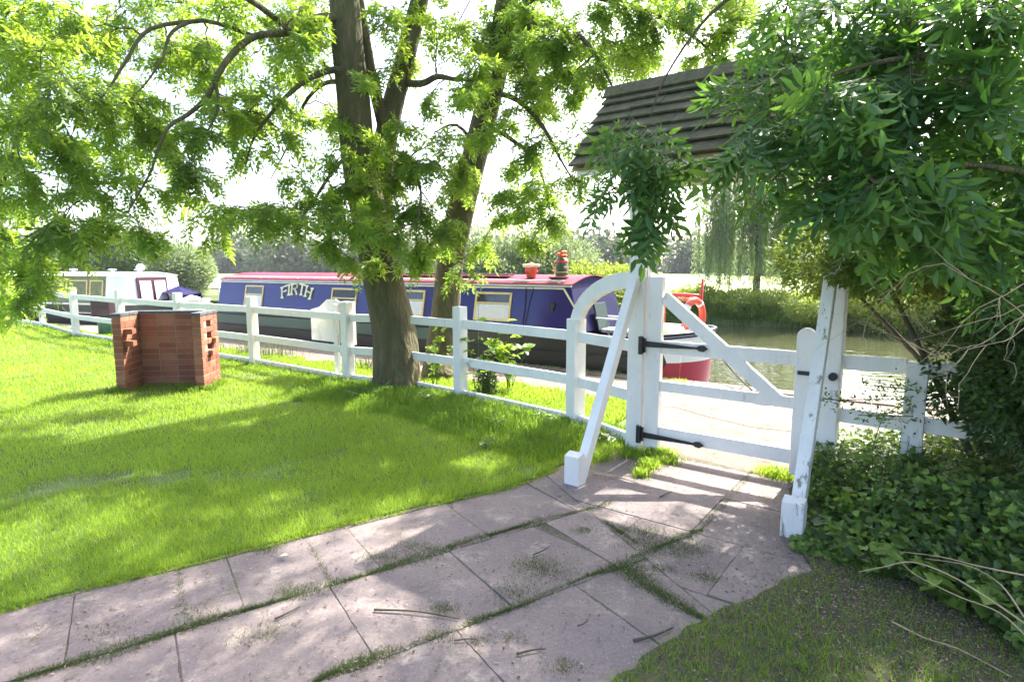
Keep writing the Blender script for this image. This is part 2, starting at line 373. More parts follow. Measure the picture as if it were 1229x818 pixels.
# dense wobbly edge for the lawn
def wobble(pts, amp, step=.07):
    out = []
    for a, b in zip(pts[:-1], pts[1:]):
        k = max(1, int(np.linalg.norm(b-a)/step)); n = nrm(V(-(b-a)[1], (b-a)[0], 0))
        for i in range(k): out.append(a+(b-a)*i/k+n*random.uniform(-amp, amp))
    return out+[pts[-1]]
edge_w = wobble(edge, .012)
lawn_poly_w = lawn_poly[:-len(edge)]+edge_w[::-1]
sheet('lawn', lawn_poly_w, .03, M['lawn'], 'mown lawn in dappled shade left of the paving')
redge = [gp(x,y) for x,y in [(947,592),(941,640),(960,662),(972,690),(930,708),(885,728),(840,752),(800,780),(745,818)]]+[V(.05,1.6,0), V(-.4,.8,0)]
redge_w = wobble(redge, .02)
rpoly = redge_w+[V(3,-2,0), V(9,0,0), V(8,4.0,0), V(3.4,4.3,0), gp(1093,560)+V(.1,.4,0), gp(1003,575)+V(0,.3,0)]
sheet('soil', rpoly, .03, M['soil'], 'shaded earth and ground cover right of the paving')

# paving: flagstones in two patterns
def clip(poly, p, n):
    out = []
    for i in range(len(poly)):
        a, b = poly[i], poly[(i+1) % len(poly)]; da, db = np.dot(a-p, n), np.dot(b-p, n)
        if da >= 0: out.append(a)
        if (da >= 0) != (db >= 0): out.append(a+(b-a)*da/(da-db))
    return out
pav = MB(); slabs = []
def shrink(poly, d):
    c = sum(poly)/len(poly); q = poly
    n = len(poly)
    for i in range(n):
        a, b = poly[i], poly[(i+1) % n]; e = b-a
        if np.linalg.norm(e) < 1e-6: continue
        nn = nrm(V(-e[1], e[0], 0)); 
        if np.dot(nn, c-a) < 0: nn = -nn
        q = clip(q, a+nn*d, nn)
        if len(q) < 3: return []
    return q
def area(p): return abs(sum(p[i][0]*p[(i+1) % len(p)][1]-p[(i+1) % len(p)][0]*p[i][1] for i in range(len(p))))/2
def slab(poly):
    poly = shrink(poly, .002+random.random()*.003)
    if len(poly) < 3 or area(poly) < .02: return
    c = sum(poly)/len(poly); tx, ty = random.uniform(-.006,.006), random.uniform(-.006,.006); z0 = .018+random.uniform(-.002,.003)
    top = [V(p[0], p[1], z0+(p[0]-c[0])*tx+(p[1]-c[1])*ty) for p in poly]
    q = []
    for i in range(len(poly)):
        a, b = poly[i], poly[(i+1) % len(poly)]; kk = max(1, int(np.linalg.norm(b-a)/.06))
        for j in range(kk): q.append(a+(b-a)*j/kk+V(random.gauss(0,.0016), random.gauss(0,.0016), 0))
    poly = q; top = [V(p[0], p[1], z0+(p[0]-c[0])*tx+(p[1]-c[1])*ty) for p in poly]
    pav.prism([V(p[0],p[1],-.03) for p in poly], (0,0,.03+z0)); k = len(poly)
    for i in range(k): pav.v[-k+i] = tuple(top[i])
d1 = nrm((2.38,1.57,0)); n1 = V(d1[1], -d1[0], 0); A0 = V(-1.87,2.06,0)
sp, sn = V(.52,3.53,0), nrm(V(-1.13,-.42,0))        # side of the seam
for row in range(-2, 5):
    sh = [0, .30, .02, .38, .1, .33, .2][row+2]
    r0 = row*.655 if row >= 0 else row*.60
    r1 = (row+1)*.655 if row+1 > 0 else (row+1)*.60
    for k in range(-5, 8):
        x0 = k*.66+sh-.18; x1 = x0+.66
        q = [A0+d1*x0+n1*r0, A0+d1*x1+n1*r0, A0+d1*x1+n1*r1, A0+d1*x0+n1*r1]
        q = clip(q, sp, sn)
        if len(q) > 2 and area(q) > .03: slab(q)
s0 = gp(898,570)
for row in range(0, 5):
    for k in range(-4, 4):
        sh = [0, .0, .3, .1, .2][row]
        a = k*.62+sh; b = a+.62
        q = [s0+GD*a+GN*row*.62, s0+GD*b+GN*row*.62, s0+GD*b+GN*(row+1)*.62, s0+GD*a+GN*(row+1)*.62]
        q = clip(q, sp, -sn)
        if len(q) > 2: q = clip(q, V(2.45,3,0), V(-1,.25,0))
        if len(q) > 2 and area(q) > .03: slab(q)
po = obj('paving', pav, M['slab'], bevel=.003, fix=True); setp(po, 'worn purplish grey flagstone paving leading to the gate', None, None, 'structure')
pb = MB(); pb.add([gp(x,y,.0145) for x,y in [(-150,850),(0,730),(330,648),(640,570),(760,530),(900,566),(1000,600),(1000,700),(760,830)]]+[V(1,-1,.0145), V(-4,-1,.0145)], [tuple(range(11))])
setp(obj('joint_soil', pb, M['jsoil']), 'dark earth in the joints between the flagstones', None, None, 'structure')

# ------------------------------------------------------------------ grass
def blades(P, z, h, w, lean=.5, seg=1, droop=0):
    """P (N,2); arrays h, w"""
    N = len(P); a = rng.uniform(0, 2*math.pi, N); la = rng.uniform(0, 2*math.pi, N)
    side = np.stack([np.cos(a), np.sin(a), np.zeros(N)], 1)*w[:,None]/2
    ln = np.stack([np.cos(la), np.sin(la), np.zeros(N)], 1)*(h*lean*rng.uniform(.1, 1, N))[:,None]
    base = np.column_stack([P, np.full(N, z) if np.isscalar(z) else z]); up = np.column_stack([np.zeros((N,2)), h])
    if seg == 1:
        Vv = np.stack([base-side, base+side, base+ln+up], 1)
        T = np.arange(N)[:,None]*3+np.array([0,1,2]); rep = 3
        return Vv.reshape(-1,3), T.reshape(-1,3), rep
    m1 = base+ln*.25+up*.5; m2 = base+ln*.6+up*.85; tip = base+ln*1.1+up*(1-droop)
    Vv = np.stack([base-side, base+side, m1-side*.9, m1+side*.9, m2-side*.6, m2+side*.6, tip], 1)
    T = np.arange(N)[:,None,None]*7+np.array([[0,1,3],[0,3,2],[2,3,5],[2,5,4],[4,5,6]])
    return Vv.reshape(-1,3), T.reshape(-1,3), 7
def grass_obj(name, P, z, h, w, mat, label, lean=.5, seg=1, droop=0, tint=None):
    v, t, rep = blades(P, z, h, w, lean, seg, droop)
    if tint is None: tint = rng.random(len(P))
    o = raw(name, v, t, mat, rnd=np.repeat(tint, rep)); setp(o, label, 'grass', None, 'stuff'); return o
def polar(N, r0, r1, a0, a1):
    r = r0*np.exp(rng.random(N)*math.log(r1/r0)); a = rng.uniform(a0, a1, N)
    return np.stack([r*np.sin(a), r*np.cos(a)], 1), r
def pnoise(P, s, seed=0):
    q = np.zeros(len(P)); rs = np.random.default_rng(seed)
    for k in range(6):
        a = rs.uniform(0, 6.28); f = s*(1+.5*k); ph = rs.uniform(0, 6.28)
        q += np.sin((P[:,0]*math.cos(a)+P[:,1]*math.sin(a))*f+ph)/(1+.3*k)
    return q/3.5
P, r = polar(800000, 2.1, 22, -1.0, .62)
k = inpoly(P, lawn_poly_w) & (pnoise(P, 3.1, 77)+.6*pnoise(P, 11, 78)+rng.normal(0,.25,len(P)) < .62); P, r = P[k], r[k]
ph = pnoise(P, 4.5, 3); h = (.030+.012*ph+rng.random(len(P))*.022)*(1+.02*r); h = np.maximum(h, .012)
w_ = .0024*np.maximum(1, r/2.8)*rng.uniform(.7, 1.3, len(P))
grass_obj('lawn_grass', P, .028, h, w_, M['grass'], 'short bright green mown lawn grass', .9, 1, tint=np.clip(.5+.35*pnoise(P, 2.2, 9)+rng.normal(0,.22,len(P)), 0, 1))
Pd, rd = polar(60000, 2.1, 16, -1.0, .5)
kd = inpoly(Pd, lawn_poly_w) & (pnoise(Pd, 3.1, 77)+.6*pnoise(Pd, 11, 78)+rng.normal(0,.3,len(Pd)) > .25); Pd, rd = Pd[kd], rd[kd]
grass_obj('dry_grass', Pd, .028, rng.uniform(.012,.035,len(Pd))*(1+.02*rd), .0026*np.maximum(1, rd/2.8), M['straw'], 'dry straw coloured grass in the worn patches of the lawn', 1.6, 1)
# long grass at the fence and the tree feet
def along(pts, N, wd0, wd1, side):
    segs = [(a,b) for a,b in zip(pts[:-1], pts[1:])]; L_ = np.array([np.linalg.norm(b-a) for a,b in segs]); pr = L_/L_.sum()
    i = rng.choice(len(segs), N, p=pr); t = rng.random(N); out = np.zeros((N,2))
    A_ = np.array([s[0][:2] for s in segs])[i]; B_ = np.array([s[1][:2] for s in segs])[i]
    D = B_-A_; D /= np.linalg.norm(D, axis=1)[:,None]; n = np.stack([D[:,1], -D[:,0]], 1)
    d = rng.uniform(wd0, wd1, N)
    return A_+(B_-A_)*t[:,None]+n*(d*side)[:,None], d
fl_pts = FP[1:]+FQ+[GL]
P1, d1_ = along(fl_pts, 70000, -.25, .5, 1)
rr = np.linalg.norm(P1, axis=1); keep = rng.random(len(P1)) < np.clip((7/rr)**1.2, 0, 1)
hh = rng.uniform(.05, .13, len(P1))*np.clip(1.05-np.maximum(d1_,0)*1.7, .15, 1)
P1, hh, rr = P1[keep], hh[keep], rr[keep]
Pe, de = along(edge_w, 26000, -.05, .035, 1); ke = pnoise(Pe, 7, 55)+rng.normal(0,.35,len(Pe)) > -.15; Pe = Pe[ke]
grass_obj('edge_grass', Pe, .016, rng.uniform(.012,.045,len(Pe)), rng.uniform(.002,.004,len(Pe)), M['grass'], 'ragged grass creeping over the paving along the lawn edge', 1.4, 1)
# extra shaggy band in front of the two trees
tb = [V(-2.6,7.5,0), V(-1.5,7.0,0), V(-.5,6.3,0), V(.3,5.4,0), V(.75,5.0,0)]
P2, d2 = along(tb, 42000, -.55, .75, 1); h2 = rng.uniform(.06, .20, len(P2))*(1-.6*np.abs(d2-.1)); 
k = ~inpoly(P2, [p for p in edge+[V(2,5,0), V(2,2,0), V(-2,1,0)]]); P2, h2 = P2[k], h2[k]
k = pnoise(P2, 5, 5)+rng.normal(0,.3,len(P2)) > -.35; P2, h2 = P2[k], h2[k]
fb = gp(141,474)[:2]; P9 = np.vstack([fb+np.array([a, b])+rng.normal(0,.035,(260,2)) for a, b in [(-.03,-.02),(.06,-.03),(-.04,.2),(-.04,.45),(.95,.1),(1.03,.2),(1.02,.4),(1.0,.6),(1.08,.15),(.9,.02),(-.02,.6)]])
PP = np.vstack([P1, P2, P9]); HH = np.concatenate([hh, h2, rng.uniform(.05,.13,len(P9))])
grass_obj('long_grass', PP, .0, HH, .006*np.maximum(1, np.linalg.norm(PP,axis=1)/7)*rng.uniform(.6,1.4,len(PP)), M['grassL'], 'tall shaggy green grass along the white fence and tree feet', .8, 2, .12)
# verge beyond the fence up to the towpath
tq = .2+14.5*rng.random(230000)**1.5; oq = rng.uniform(-3.6,-.02,230000)
P3 = (CP[None]+CU[None]*tq[:,None]+CN[None]*oq[:,None])[:,:2]
rel = P3-CP[:2]; offn = rel@CN[:2]; tt = rel@CU[:2]
wob = .1*np.sin(tt*4)+.08*np.sin(tt*9+1)
fence_line = [p for p in fl_pts]
behind = ~inpoly(P3, lawn_poly)
k = behind & (offn < -1.52+wob) & (offn > -4) & (tt > .25) & ((tt > .95) | (offn < -1.62+wob))
k |= (offn > -.2) & (offn < -.02) & (tt > .2) & (rng.random(len(P3)) < .12)
P3 = P3[k]; r3 = np.linalg.norm(P3, axis=1)
grass_obj('verge_grass', P3, 0, rng.uniform(.03,.09,len(P3)), .008*np.maximum(1,r3/8)*rng.uniform(.6,1.3,len(P3)), M['grass'], 'sunlit grass verge between the fence and the towpath', .8, 2, .1)
# seeding tall grass clumps on the verge
P4 = []
for cx, cy in [(ct(t, -1.6)+0)[:2] for t in [4.6,6.9,7.6,8.9,9.6,11.6]]:
    q = rng.normal(0, .17, (130,2)); P4.append(q+np.array([cx,cy]))
P4 = np.vstack(P4)
grass_obj('seeding_grass', P4, 0, rng.uniform(.12,.34,len(P4)), np.full(len(P4),.008), M['grassD'], 'pale tall seeding grass clumps beside the towpath', .5, 2, .05)
tb_ = rng.uniform(-22, 22, 26000); ob_ = rng.uniform(11.44, 12.6, 26000)
Pb = (CP[None]+CU[None]*tb_[:,None]+CN[None]*ob_[:,None])[:,:2]; zb_ = np.interp(ob_, [11.4, 11.5, 12.3, 13], [-.4, -.12, .10, .12])
grass_obj('bank_grass', Pb, zb_, rng.uniform(.12,.42,len(Pb)), rng.uniform(.02,.04,len(Pb)), M['grassL'], 'rough grass hanging over the far bank of the canal', 1.3, 2, .4)
# grass in the joints
def jl(pts, N, wd, hh, fade=1):
    P_, d_ = along([gp(*p) for p in pts], N, -1, 1, 1)
    d0 = along([gp(*p) for p in pts], N, 0, 0, 1)[0]
    return P_, d_
JP = []
def joint(pts, N, wd):
    G = [gp(*p) for p in pts]
    segs = list(zip(G[:-1], G[1:])); L_ = np.array([np.linalg.norm(b-a) for a,b in segs]); i = rng.choice(len(segs), N, p=L_/L_.sum())
    t = rng.random(N); A_ = np.array([s[0][:2] for s in segs])[i]; B_ = np.array([s[1][:2] for s in segs])[i]
    q = A_+(B_-A_)*t[:,None]; s_ = pnoise(q, 9, 11); wdv = wd*np.clip(.6+1.3*s_, .10, 2.4)*1.15
    JP.append(q+rng.normal(0, 1, (N,2))*wdv[:,None])
joint([(20,825),(31,817),(155,780),(249,749)], 7000, .022); joint([(249,749),(373,714),(450,690),(571,650),(652,627)], 12000, .026); joint([(652,627),(709,613),(735,606)], 1500, .014)
joint([(380,822),(400,812),(473,786)], 3500, .018); joint([(473,786),(526,768),(603,739),(705,695)], 2200, .007); joint([(560,752),(603,739),(640,724)],1500,.016)
joint([(705,695),(746,682),(790,660),(843,638)], 4500, .02); joint([(843,638),(870,607),(896,577),(903,568)], 1300, .008)
joint([(746,682),(790,715),(852,752)], 7000, .03); joint([(725,628),(766,656)], 900, .01); joint([(215,683),(222,748)], 500, .006); joint([(371,655),(400,705)], 500, .006)
for (x, y, n_, s_) in [(655,690,1500,.07),(640,680,900,.05),(620,715,1100,.05),(780,655,1500,.07),(820,662,1500,.06),(848,697,500,.03),(320,660,1800,.045),(345,712,500,.03),(532,735,700,.03),(528,770,600,.03),(700,640,700,.03),(775,640,900,.05),(790,685,500,.04),(610,771,300,.02),(570,775,300,.02),(330,760,500,.04),(300,770,500,.04),(500,660,800,.06),(460,672,700,.05),(675,805,600,.03),(745,640,300,.03),(920,600,300,.03),(240,742,700,.05),(60,760,500,.06),(120,765,400,.05)]:
    c = gp(x,y)[:2]; JP.append(c+rng.normal(0,1,(n_,2))*np.array([s_*1.3,s_]))
P5 = np.vstack(JP)
grass_obj('joint_grass', P5, .008, rng.uniform(.006,.028,len(P5)), rng.uniform(.0025,.005,len(P5)), M['grassD'], 'mossy grass growing in the joints of the flagstones', 1.6, 1)
# brighter grass tufts at the gate post foot
P6 = []
for x,y,n_,s_ in [(790,548,900,.06),(778,562,500,.04),(800,556,500,.05),(770,573,300,.03),(925,572,500,.05),(940,575,400,.05),(756,548,500,.06),(720,552,400,.05),(700,556,500,.05)]:
    P6.append(gp(x,y)[:2]+rng.normal(0,1,(n_,2))*s_)
P6 = np.vstack(P6)
grass_obj('grass_tuft', P6, .01, rng.uniform(.03,.09,len(P6)), np.full(len(P6),.005), M['grass'], 'bright grass tufts around the feet of the gate posts', 1.0, 2, .1)
# shade grass lower right
P7 = np.column_stack([rng.uniform(0,3.4,60000), rng.uniform(1.2,3.6,60000)])
k = inpoly(P7, rpoly); P7 = P7[k]
dens = np.clip(1-.75*(P7[:,0]-1.15), .55, 1)*np.clip(1.7-(P7[:,1]-1.9-.12*P7[:,0])*1.15, .06, 1)*np.clip(.75+.5*pnoise(P7,5,21), .1, 1)
P7 = P7[rng.random(len(P7)) < dens]
grass_obj('shade_grass', P7, .028, rng.uniform(.02,.06,len(P7)), rng.uniform(.003,.005,len(P7)), M['grassL'], 'thin dull grass on the shaded earth beside the paving', 1.1, 1)
# litter: leaves, petals, seeds
P8 = np.vstack([np.column_stack([rng.uniform(-2.4,2.2,9000), rng.uniform(1.9,5,9000)]), gp(1080,720)[:2]+rng.normal(0,.35,(6500,2)), ct(-.6,-2.2)[:2]+rng.normal(0,.6,(900,2))])
P8 = P8[~inpoly(P8, lawn_poly)]; n = len(P8); a = rng.uniform(0,6.28,n); s_ = rng.uniform(.003,.011,n)
dx = np.stack([np.cos(a), np.sin(a), rng.uniform(-.3,.3,n)],1)*s_[:,None]; dy = np.stack([-np.sin(a), np.cos(a), rng.uniform(-.3,.3,n)],1)*(s_*rng.uniform(.15,.6,n))[:,None]
b_ = np.column_stack([P8, np.where(inpoly(P8, rpoly), .036, .025)])
v = np.stack([b_-dx, b_+dy, b_+dx, b_-dy],1).reshape(-1,3); t = (np.arange(n)[:,None,None]*4+np.array([[0,1,2],[0,2,3]])).reshape(-1,3)
setp(raw('leaf_litter', v, t, M['litter'], rnd=np.repeat(rng.random(n)**1.5,4)), 'dry brown leaf scraps scattered over the paving and soil', 'leaf litter', None, 'stuff')

# ------------------------------------------------------------------ leaves
def leaflet_simple(b, d, side, L_, w_, fold=.15):
    """2-triangle folded diamond-ish leaflet"""
    up = np.cross(side, d); m = b+d*L_*.42-up*L_*fold*.0
    return [b, m+side*w_/2+up*w_*fold, b+d*L_-up*L_*.12, m-side*w_/2+up*w_*fold], [(0,1,2),(0,2,3)]
def leaflet_fine(b, d, side, L_, w_, fold=.2):
    up = np.cross(side, d); vs = [b]
    for f, ww, dr in ((.2,.62,.0),(.48,1.0,-.02),(.78,.62,-.07)):
        c = b+d*L_*f+up*L_*dr
        vs += [c-side*w_/2*ww+up*w_*fold*ww, c, c+side*w_/2*ww+up*w_*fold*ww]
    vs.append(b+d*L_-up*L_*.16)
    fs = [(0,2,1),(0,3,2),(1,2,5),(1,5,4),(2,3,6),(2,6,5),(4,5,8),(4,8,7),(5,6,9),(5,9,8),(7,8,10),(8,9,10)]
    return vs, fs
def compound(fine=False, pairs=4, seed=0):
    vs, fs = [], []; rj = random.Random(seed)
    fn = leaflet_fine if fine else leaflet_simple
    for i in range(pairs):
        x = .22+.6*i/pairs; L_ = .36*(.85+.3*math.sin(math.pi*(i+1)/(pairs+1)))
        for s in (-1,1):
            d = nrm((.55+rj.gauss(0,.16), s*.8, -.2+rj.gauss(0,.22))); L_ *= rj.uniform(.8,1.12); side = nrm(np.cross((rj.gauss(0,.35),rj.gauss(0,.35),1), d)); b = V(x+rj.gauss(0,.015), 0, -.25*x*x)
            v_, f_ = fn(b, d, side, L_, L_*(rj.uniform(.26,.33) if fine else rj.uniform(.29,.38))); k = len(vs); vs += v_; fs += [tuple(k+q for q in f) for f in f_]
    b = V(.80,0,-.16); d = nrm((1,0,-.35)); v_, f_ = fn(b, d, V(0,1,0), .36, .12); k = len(vs); vs += v_; fs += [tuple(k+q for q in f) for f in f_]
    # rachis strip
    k = len(vs); vs += [V(0,-.008,0), V(0,.008,0), V(.45,.006,-.05), V(.45,-.006,-.05), V(.85,0,-.18)]; fs += [(k,k+1,k+2),(k,k+2,k+3),(k+3,k+2,k+4)]
    return np.array(vs), np.array(fs)
def single(w_=.5, fine=False):
    vs, fs = (leaflet_fine if fine else leaflet_simple)(V(0,0,0), V(1,0,0), V(0,1,0), 1.0, w_)
    return np.array(vs), np.array(fs)
def lobed():
    pts = [(0,0),(.12,.32),(-.02,.48),(.35,.5),(.55,.42),(1,0),(.55,-.42),(.35,-.5),(-.02,-.48),(.12,-.32)]
    vs = [V(.4,0,-.05)]+[V(x,y,.08*abs(y)*2-.1*x*x) for x,y in pts]
    return np.array(vs), np.array([(0,i+1,(i+1) % 10+1) for i in range(10)])
def scatter(T, Pn, D, U, S, tint):
    """instances of template T at Pn with x axis D, rough normal U, scale S"""
    tv, tf = T; D = D/np.maximum(np.linalg.norm(D,axis=1),1e-9)[:,None]
    Y = np.cross(U, D); Y /= np.maximum(np.linalg.norm(Y,axis=1),1e-6)[:,None]; Z = np.cross(D, Y)
    v = Pn[:,None,:]+S[:,None,None]*(tv[None,:,0,None]*D[:,None,:]+tv[None,:,1,None]*Y[:,None,:]+tv[None,:,2,None]*Z[:,None,:])
    f = (np.arange(len(Pn))[:,None,None]*len(tv)+tf[None])
    return v.reshape(-1,3), f.reshape(-1,3), np.repeat(tint, len(tv))
COMP, COMPF, ONE, LOB = [compound(False, 3+q % 3, q) for q in range(5)], [compound(True, 3+q % 2, 10+q) for q in range(5)], single(.45), lobed()
def bez(a, b, c, n):
    return [a*(1-t)**2+b*2*t*(1-t)+c*t*t for t in np.linspace(0,1,n)]
class Tree:
    def __init__(s, name, base, label, cat, group, mat, tmpl=COMP, size=.215, bark='bark'):
        random.seed(len(label)*7)
        s.root = empty(name, base, label, cat, group); s.tr = []; s.T = []; s.nodes = []; s.tw = MB(); s.P=[]; s.D=[]; s.S=[]; s.mat = mat; s.t = tmpl; s.size = size; s.bark = bark
    def limb(s, pts, r, part='limb', n=12, flute=.04, sub=4):
        pts = [np.asarray(p, float) for p in pts]; r = list(r)
        if len(r) == 2: r = list(np.linspace(r[0], r[1], len(pts)))
        q, rq = [], []
        for i in range(len(pts)-1):      # catmull-rom
            p0, p1, p2, p3 = pts[max(i-1,0)], pts[i], pts[i+1], pts[min(i+2,len(pts)-1)]
            for k in range(sub):
                t = k/sub
                q.append(.5*((2*p1)+(-p0+p2)*t+(2*p0-5*p1+4*p2-p3)*t*t+(-p0+3*p1-3*p2+p3)*t**3)); rq.append(r[i]*(1-t)+r[i+1]*t)
        q.append(pts[-1]); rq.append(r[-1])
        mb = MB(); mb.tube(q, rq, n, flute=flute)
        obj(part, mb, M[s.bark], s.root, smooth=True)
        s.nodes += [(p, rr) for p, rr in zip(q, rq)]
    def clump(s, c, rad, twigs=10, per=8, droop=.3, size=None, link=True, rb=.008, bk=.006):
        c = np.asarray(c, float); rad = np.asarray(rad if hasattr(rad,'__len__') else (rad,rad,rad*.8), float); size = size or s.size
        A_ = np.array([n[0] for n in s.nodes]); dist = np.linalg.norm(A_-c, axis=1)+.35*np.maximum(0, c[2]+.1-A_[:,2]*1.0)*0
        i = int(np.argmin(dist)); a = s.nodes[i][0]
        L_ = np.linalg.norm(c-a); mid = (a+c)/2+V(random.uniform(-.12,.12)*L_, random.uniform(-.12,.12)*L_, .18*L_)
        br = bez(a, mid, c, 7)
        if L_ > .1:
            br = [br[0]]+[p+np.array([random.gauss(0,.02*L_) for _ in range(3)]) for p in br[1:-1]]+[br[-1]]
            s.tw.tube(br, list(np.linspace(min(rb+bk*L_, s.nodes[i][1]*.8+.003), .004, 7)), 5)
        for p in br[2:]: s.nodes.append((p, .006))
        tc = random.gauss(.5,.24)
        for k in range(twigs):
            st = br[random.choice([3,4,5,6])]
            e = c+rad*np.array([random.gauss(0,.55) for _ in range(3)])
            e = e-V(0,0,abs(random.gauss(0, droop))*rad[2])
            if np.linalg.norm(e-st) < .12: e = e+V(random.uniform(-.15,.15), random.uniform(-.15,.15), -.12)
            l = np.linalg.norm(e-st); m_ = (st+e)/2+V(0,0,.22*l)
            tw = bez(st, m_, e, 6); s.tw.tube(tw, [.004,.0035,.003,.0025,.002,.0015], 3, cap=False)
            d = nrm(tw[-1]-tw[-3])
            for j in range(per):
                t = .12+.88*(j+random.random()*.6)/per; f = min(t*5, 4.99); ii = int(f); p = tw[ii]*(1-f+ii)+tw[ii+1]*(f-ii)
                td = nrm(tw[ii+1]-tw[ii]); sd = nrm(np.cross(td, (0,0,1))+1e-6); sg = 1 if j % 2 else -1
                dd = td*random.uniform(.4,1.0)+sd*sg*random.uniform(.3,.9)+V(random.gauss(0,.16), random.gauss(0,.16), random.gauss(-.42,.28))
                s.P.append(p); s.D.append(dd); s.S.append(size*random.uniform(.5,1.15)); s.T.append(tc+random.gauss(0,.17))
    def finish(s, upn=.38, light=None):
        obj('twigs', s.tw, M['twig'], s.root, fix=False)
        P_, D_, S_ = map(np.array, (s.P, s.D, s.S)); U_ = V(0,0,1)+rng.normal(0, upn, (len(P_),3))
        tint = np.clip(np.array(s.T), 0, 1)
        ts = s.t if isinstance(s.t, list) else [s.t]; VV, FF, TT, nb = [], [], [], 0
        for q, tm in enumerate(ts):
            k = slice(q, None, len(ts)); a, b_, c = scatter(tm, P_[k], D_[k], U_[k], S_[k], tint[k]); VV.append(a); FF.append(b_+nb); TT.append(c); nb += len(a)
        v_, f_, t_ = np.vstack(VV), np.vstack(FF), np.concatenate(TT)
        raw('foliage', v_, f_, s.mat, s.root, rnd=t_)
        return s.root
def cl(tree, lst, Yj=.0, **kw):
    for it in lst:
        px, py, Y, r = it[:4]; tw = it[4] if len(it) > 4 else 10
        sc = Y/700.0
        tree.clump(at(px, py, Y), (r*sc, r*sc*1.1, r*sc*.8), twigs=tw, **kw)

# ================================================================== ASH TREE IN THE FENCE LINE
ga = gp(478,468)
TA = Tree('ash_tree', ga, 'large twin stemmed ash tree growing in the gap of the white fence', 'tree', 'ash trees by the fence', M['leafA'])
TA.limb([ga+V(0,0,-.15), ga+V(-.01,0,.12), at(473,400,7.48), at(458,330,7.45), at(446,270,7.4), at(432,200,7.35), at(425,120,7.3), at(416,50,7.25), at(408,-20,7.2), V(-2.3,7.1,5.6), V(-2.45,6.8,6.6)], [.40,.315,.275,.25,.225,.205,.195,.185,.17,.13,.06], 'trunk', 18, .05)
TA.limb([at(484,430,7.62), at(470,350,7.65), at(458,280,7.6), at(458,215,7.6), at(466,150,7.65), at(484,80,7.7), at(504,0,7.8), V(-1.1,7.9,5.2), V(-.8,8.0,6.4)], [.17,.17,.155,.145,.135,.125,.11,.09,.04], 'limb', 14, .05)
TA.limb([at(460,150,7.6), at(446,90,7.45), at(436,30,7.4), V(-1.9,7.4,5.4)], [.08,.07,.06,.04], 'limb', 10)
TA.limb([at(415,25,7.25), at(383,22,6.9), at(350,38,6.6), at(306,44,6.4), at(275,70,6.2), at(258,97,6.1), at(247,118,6.05), at(225,138,6), at(202,153,5.9), at(188,185,5.8), at(181,206,5.75), at(165,235,5.7), at(153,255,5.6)], [.06,.05,.042,.036,.031,.027,.024,.021,.018,.014,.011,.008,.005], 'limb', 8)
TA.limb([at(306,44,6.4), at(245,25,6.2), at(207,38,6.0), at(195,70,5.9), at(175,100,5.8), at(150,125,5.7)], [.022,.02,.016,.012,.008,.004], 'limb', 7)
TA.limb([at(245,25,6.2), at(180,35,6.0), at(150,75,5.8), at(128,110,5.7), at(105,130,5.6)], [.022,.02,.016,.01,.005], 'limb', 7)
TA.limb([at(424,85,7.3), at(395,85,7.0), at(365,98,6.8), at(335,125,6.6), at(305,165,6.5), at(295,200,6.4)], [.05,.04,.03,.022,.014,.006], 'limb', 7)
TA.limb([at(424,100,7.3), at(390,100,7.6), at(365,125,7.7), at(350,165,7.8), at(325,215,7.8)], [.035,.03,.022,.014,.006], 'limb', 7)
TA.limb([at(490,100,7.65), at(508,100,7.3), at(525,92,7.1), at(545,95,6.9), at(572,97,6.6)], [.05,.042,.034,.026,.012], 'limb', 7)
TA.limb([at(455,180,7.6), at(490,190,7.0), at(505,230,6.6), at(500,270,6.4)], [.03,.022,.015,.006], 'limb', 6)
TA.limb([at(432,170,7.3), at(400,205,6.7), at(370,250,6.3), at(345,280,6.1)], [.03,.022,.015,.006], 'limb', 6)
TA.limb([at(258,97,6.1), at(262,130,6.0), at(245,165,5.9), at(237,180,5.9)], [.02,.015,.008,.004], 'limb', 5)
TA.limb([at(350,38,6.6), at(300,0,5.6), at(220,-40,4.9), at(120,-60,4.3)], [.035,.028,.02,.01], 'limb', 7)
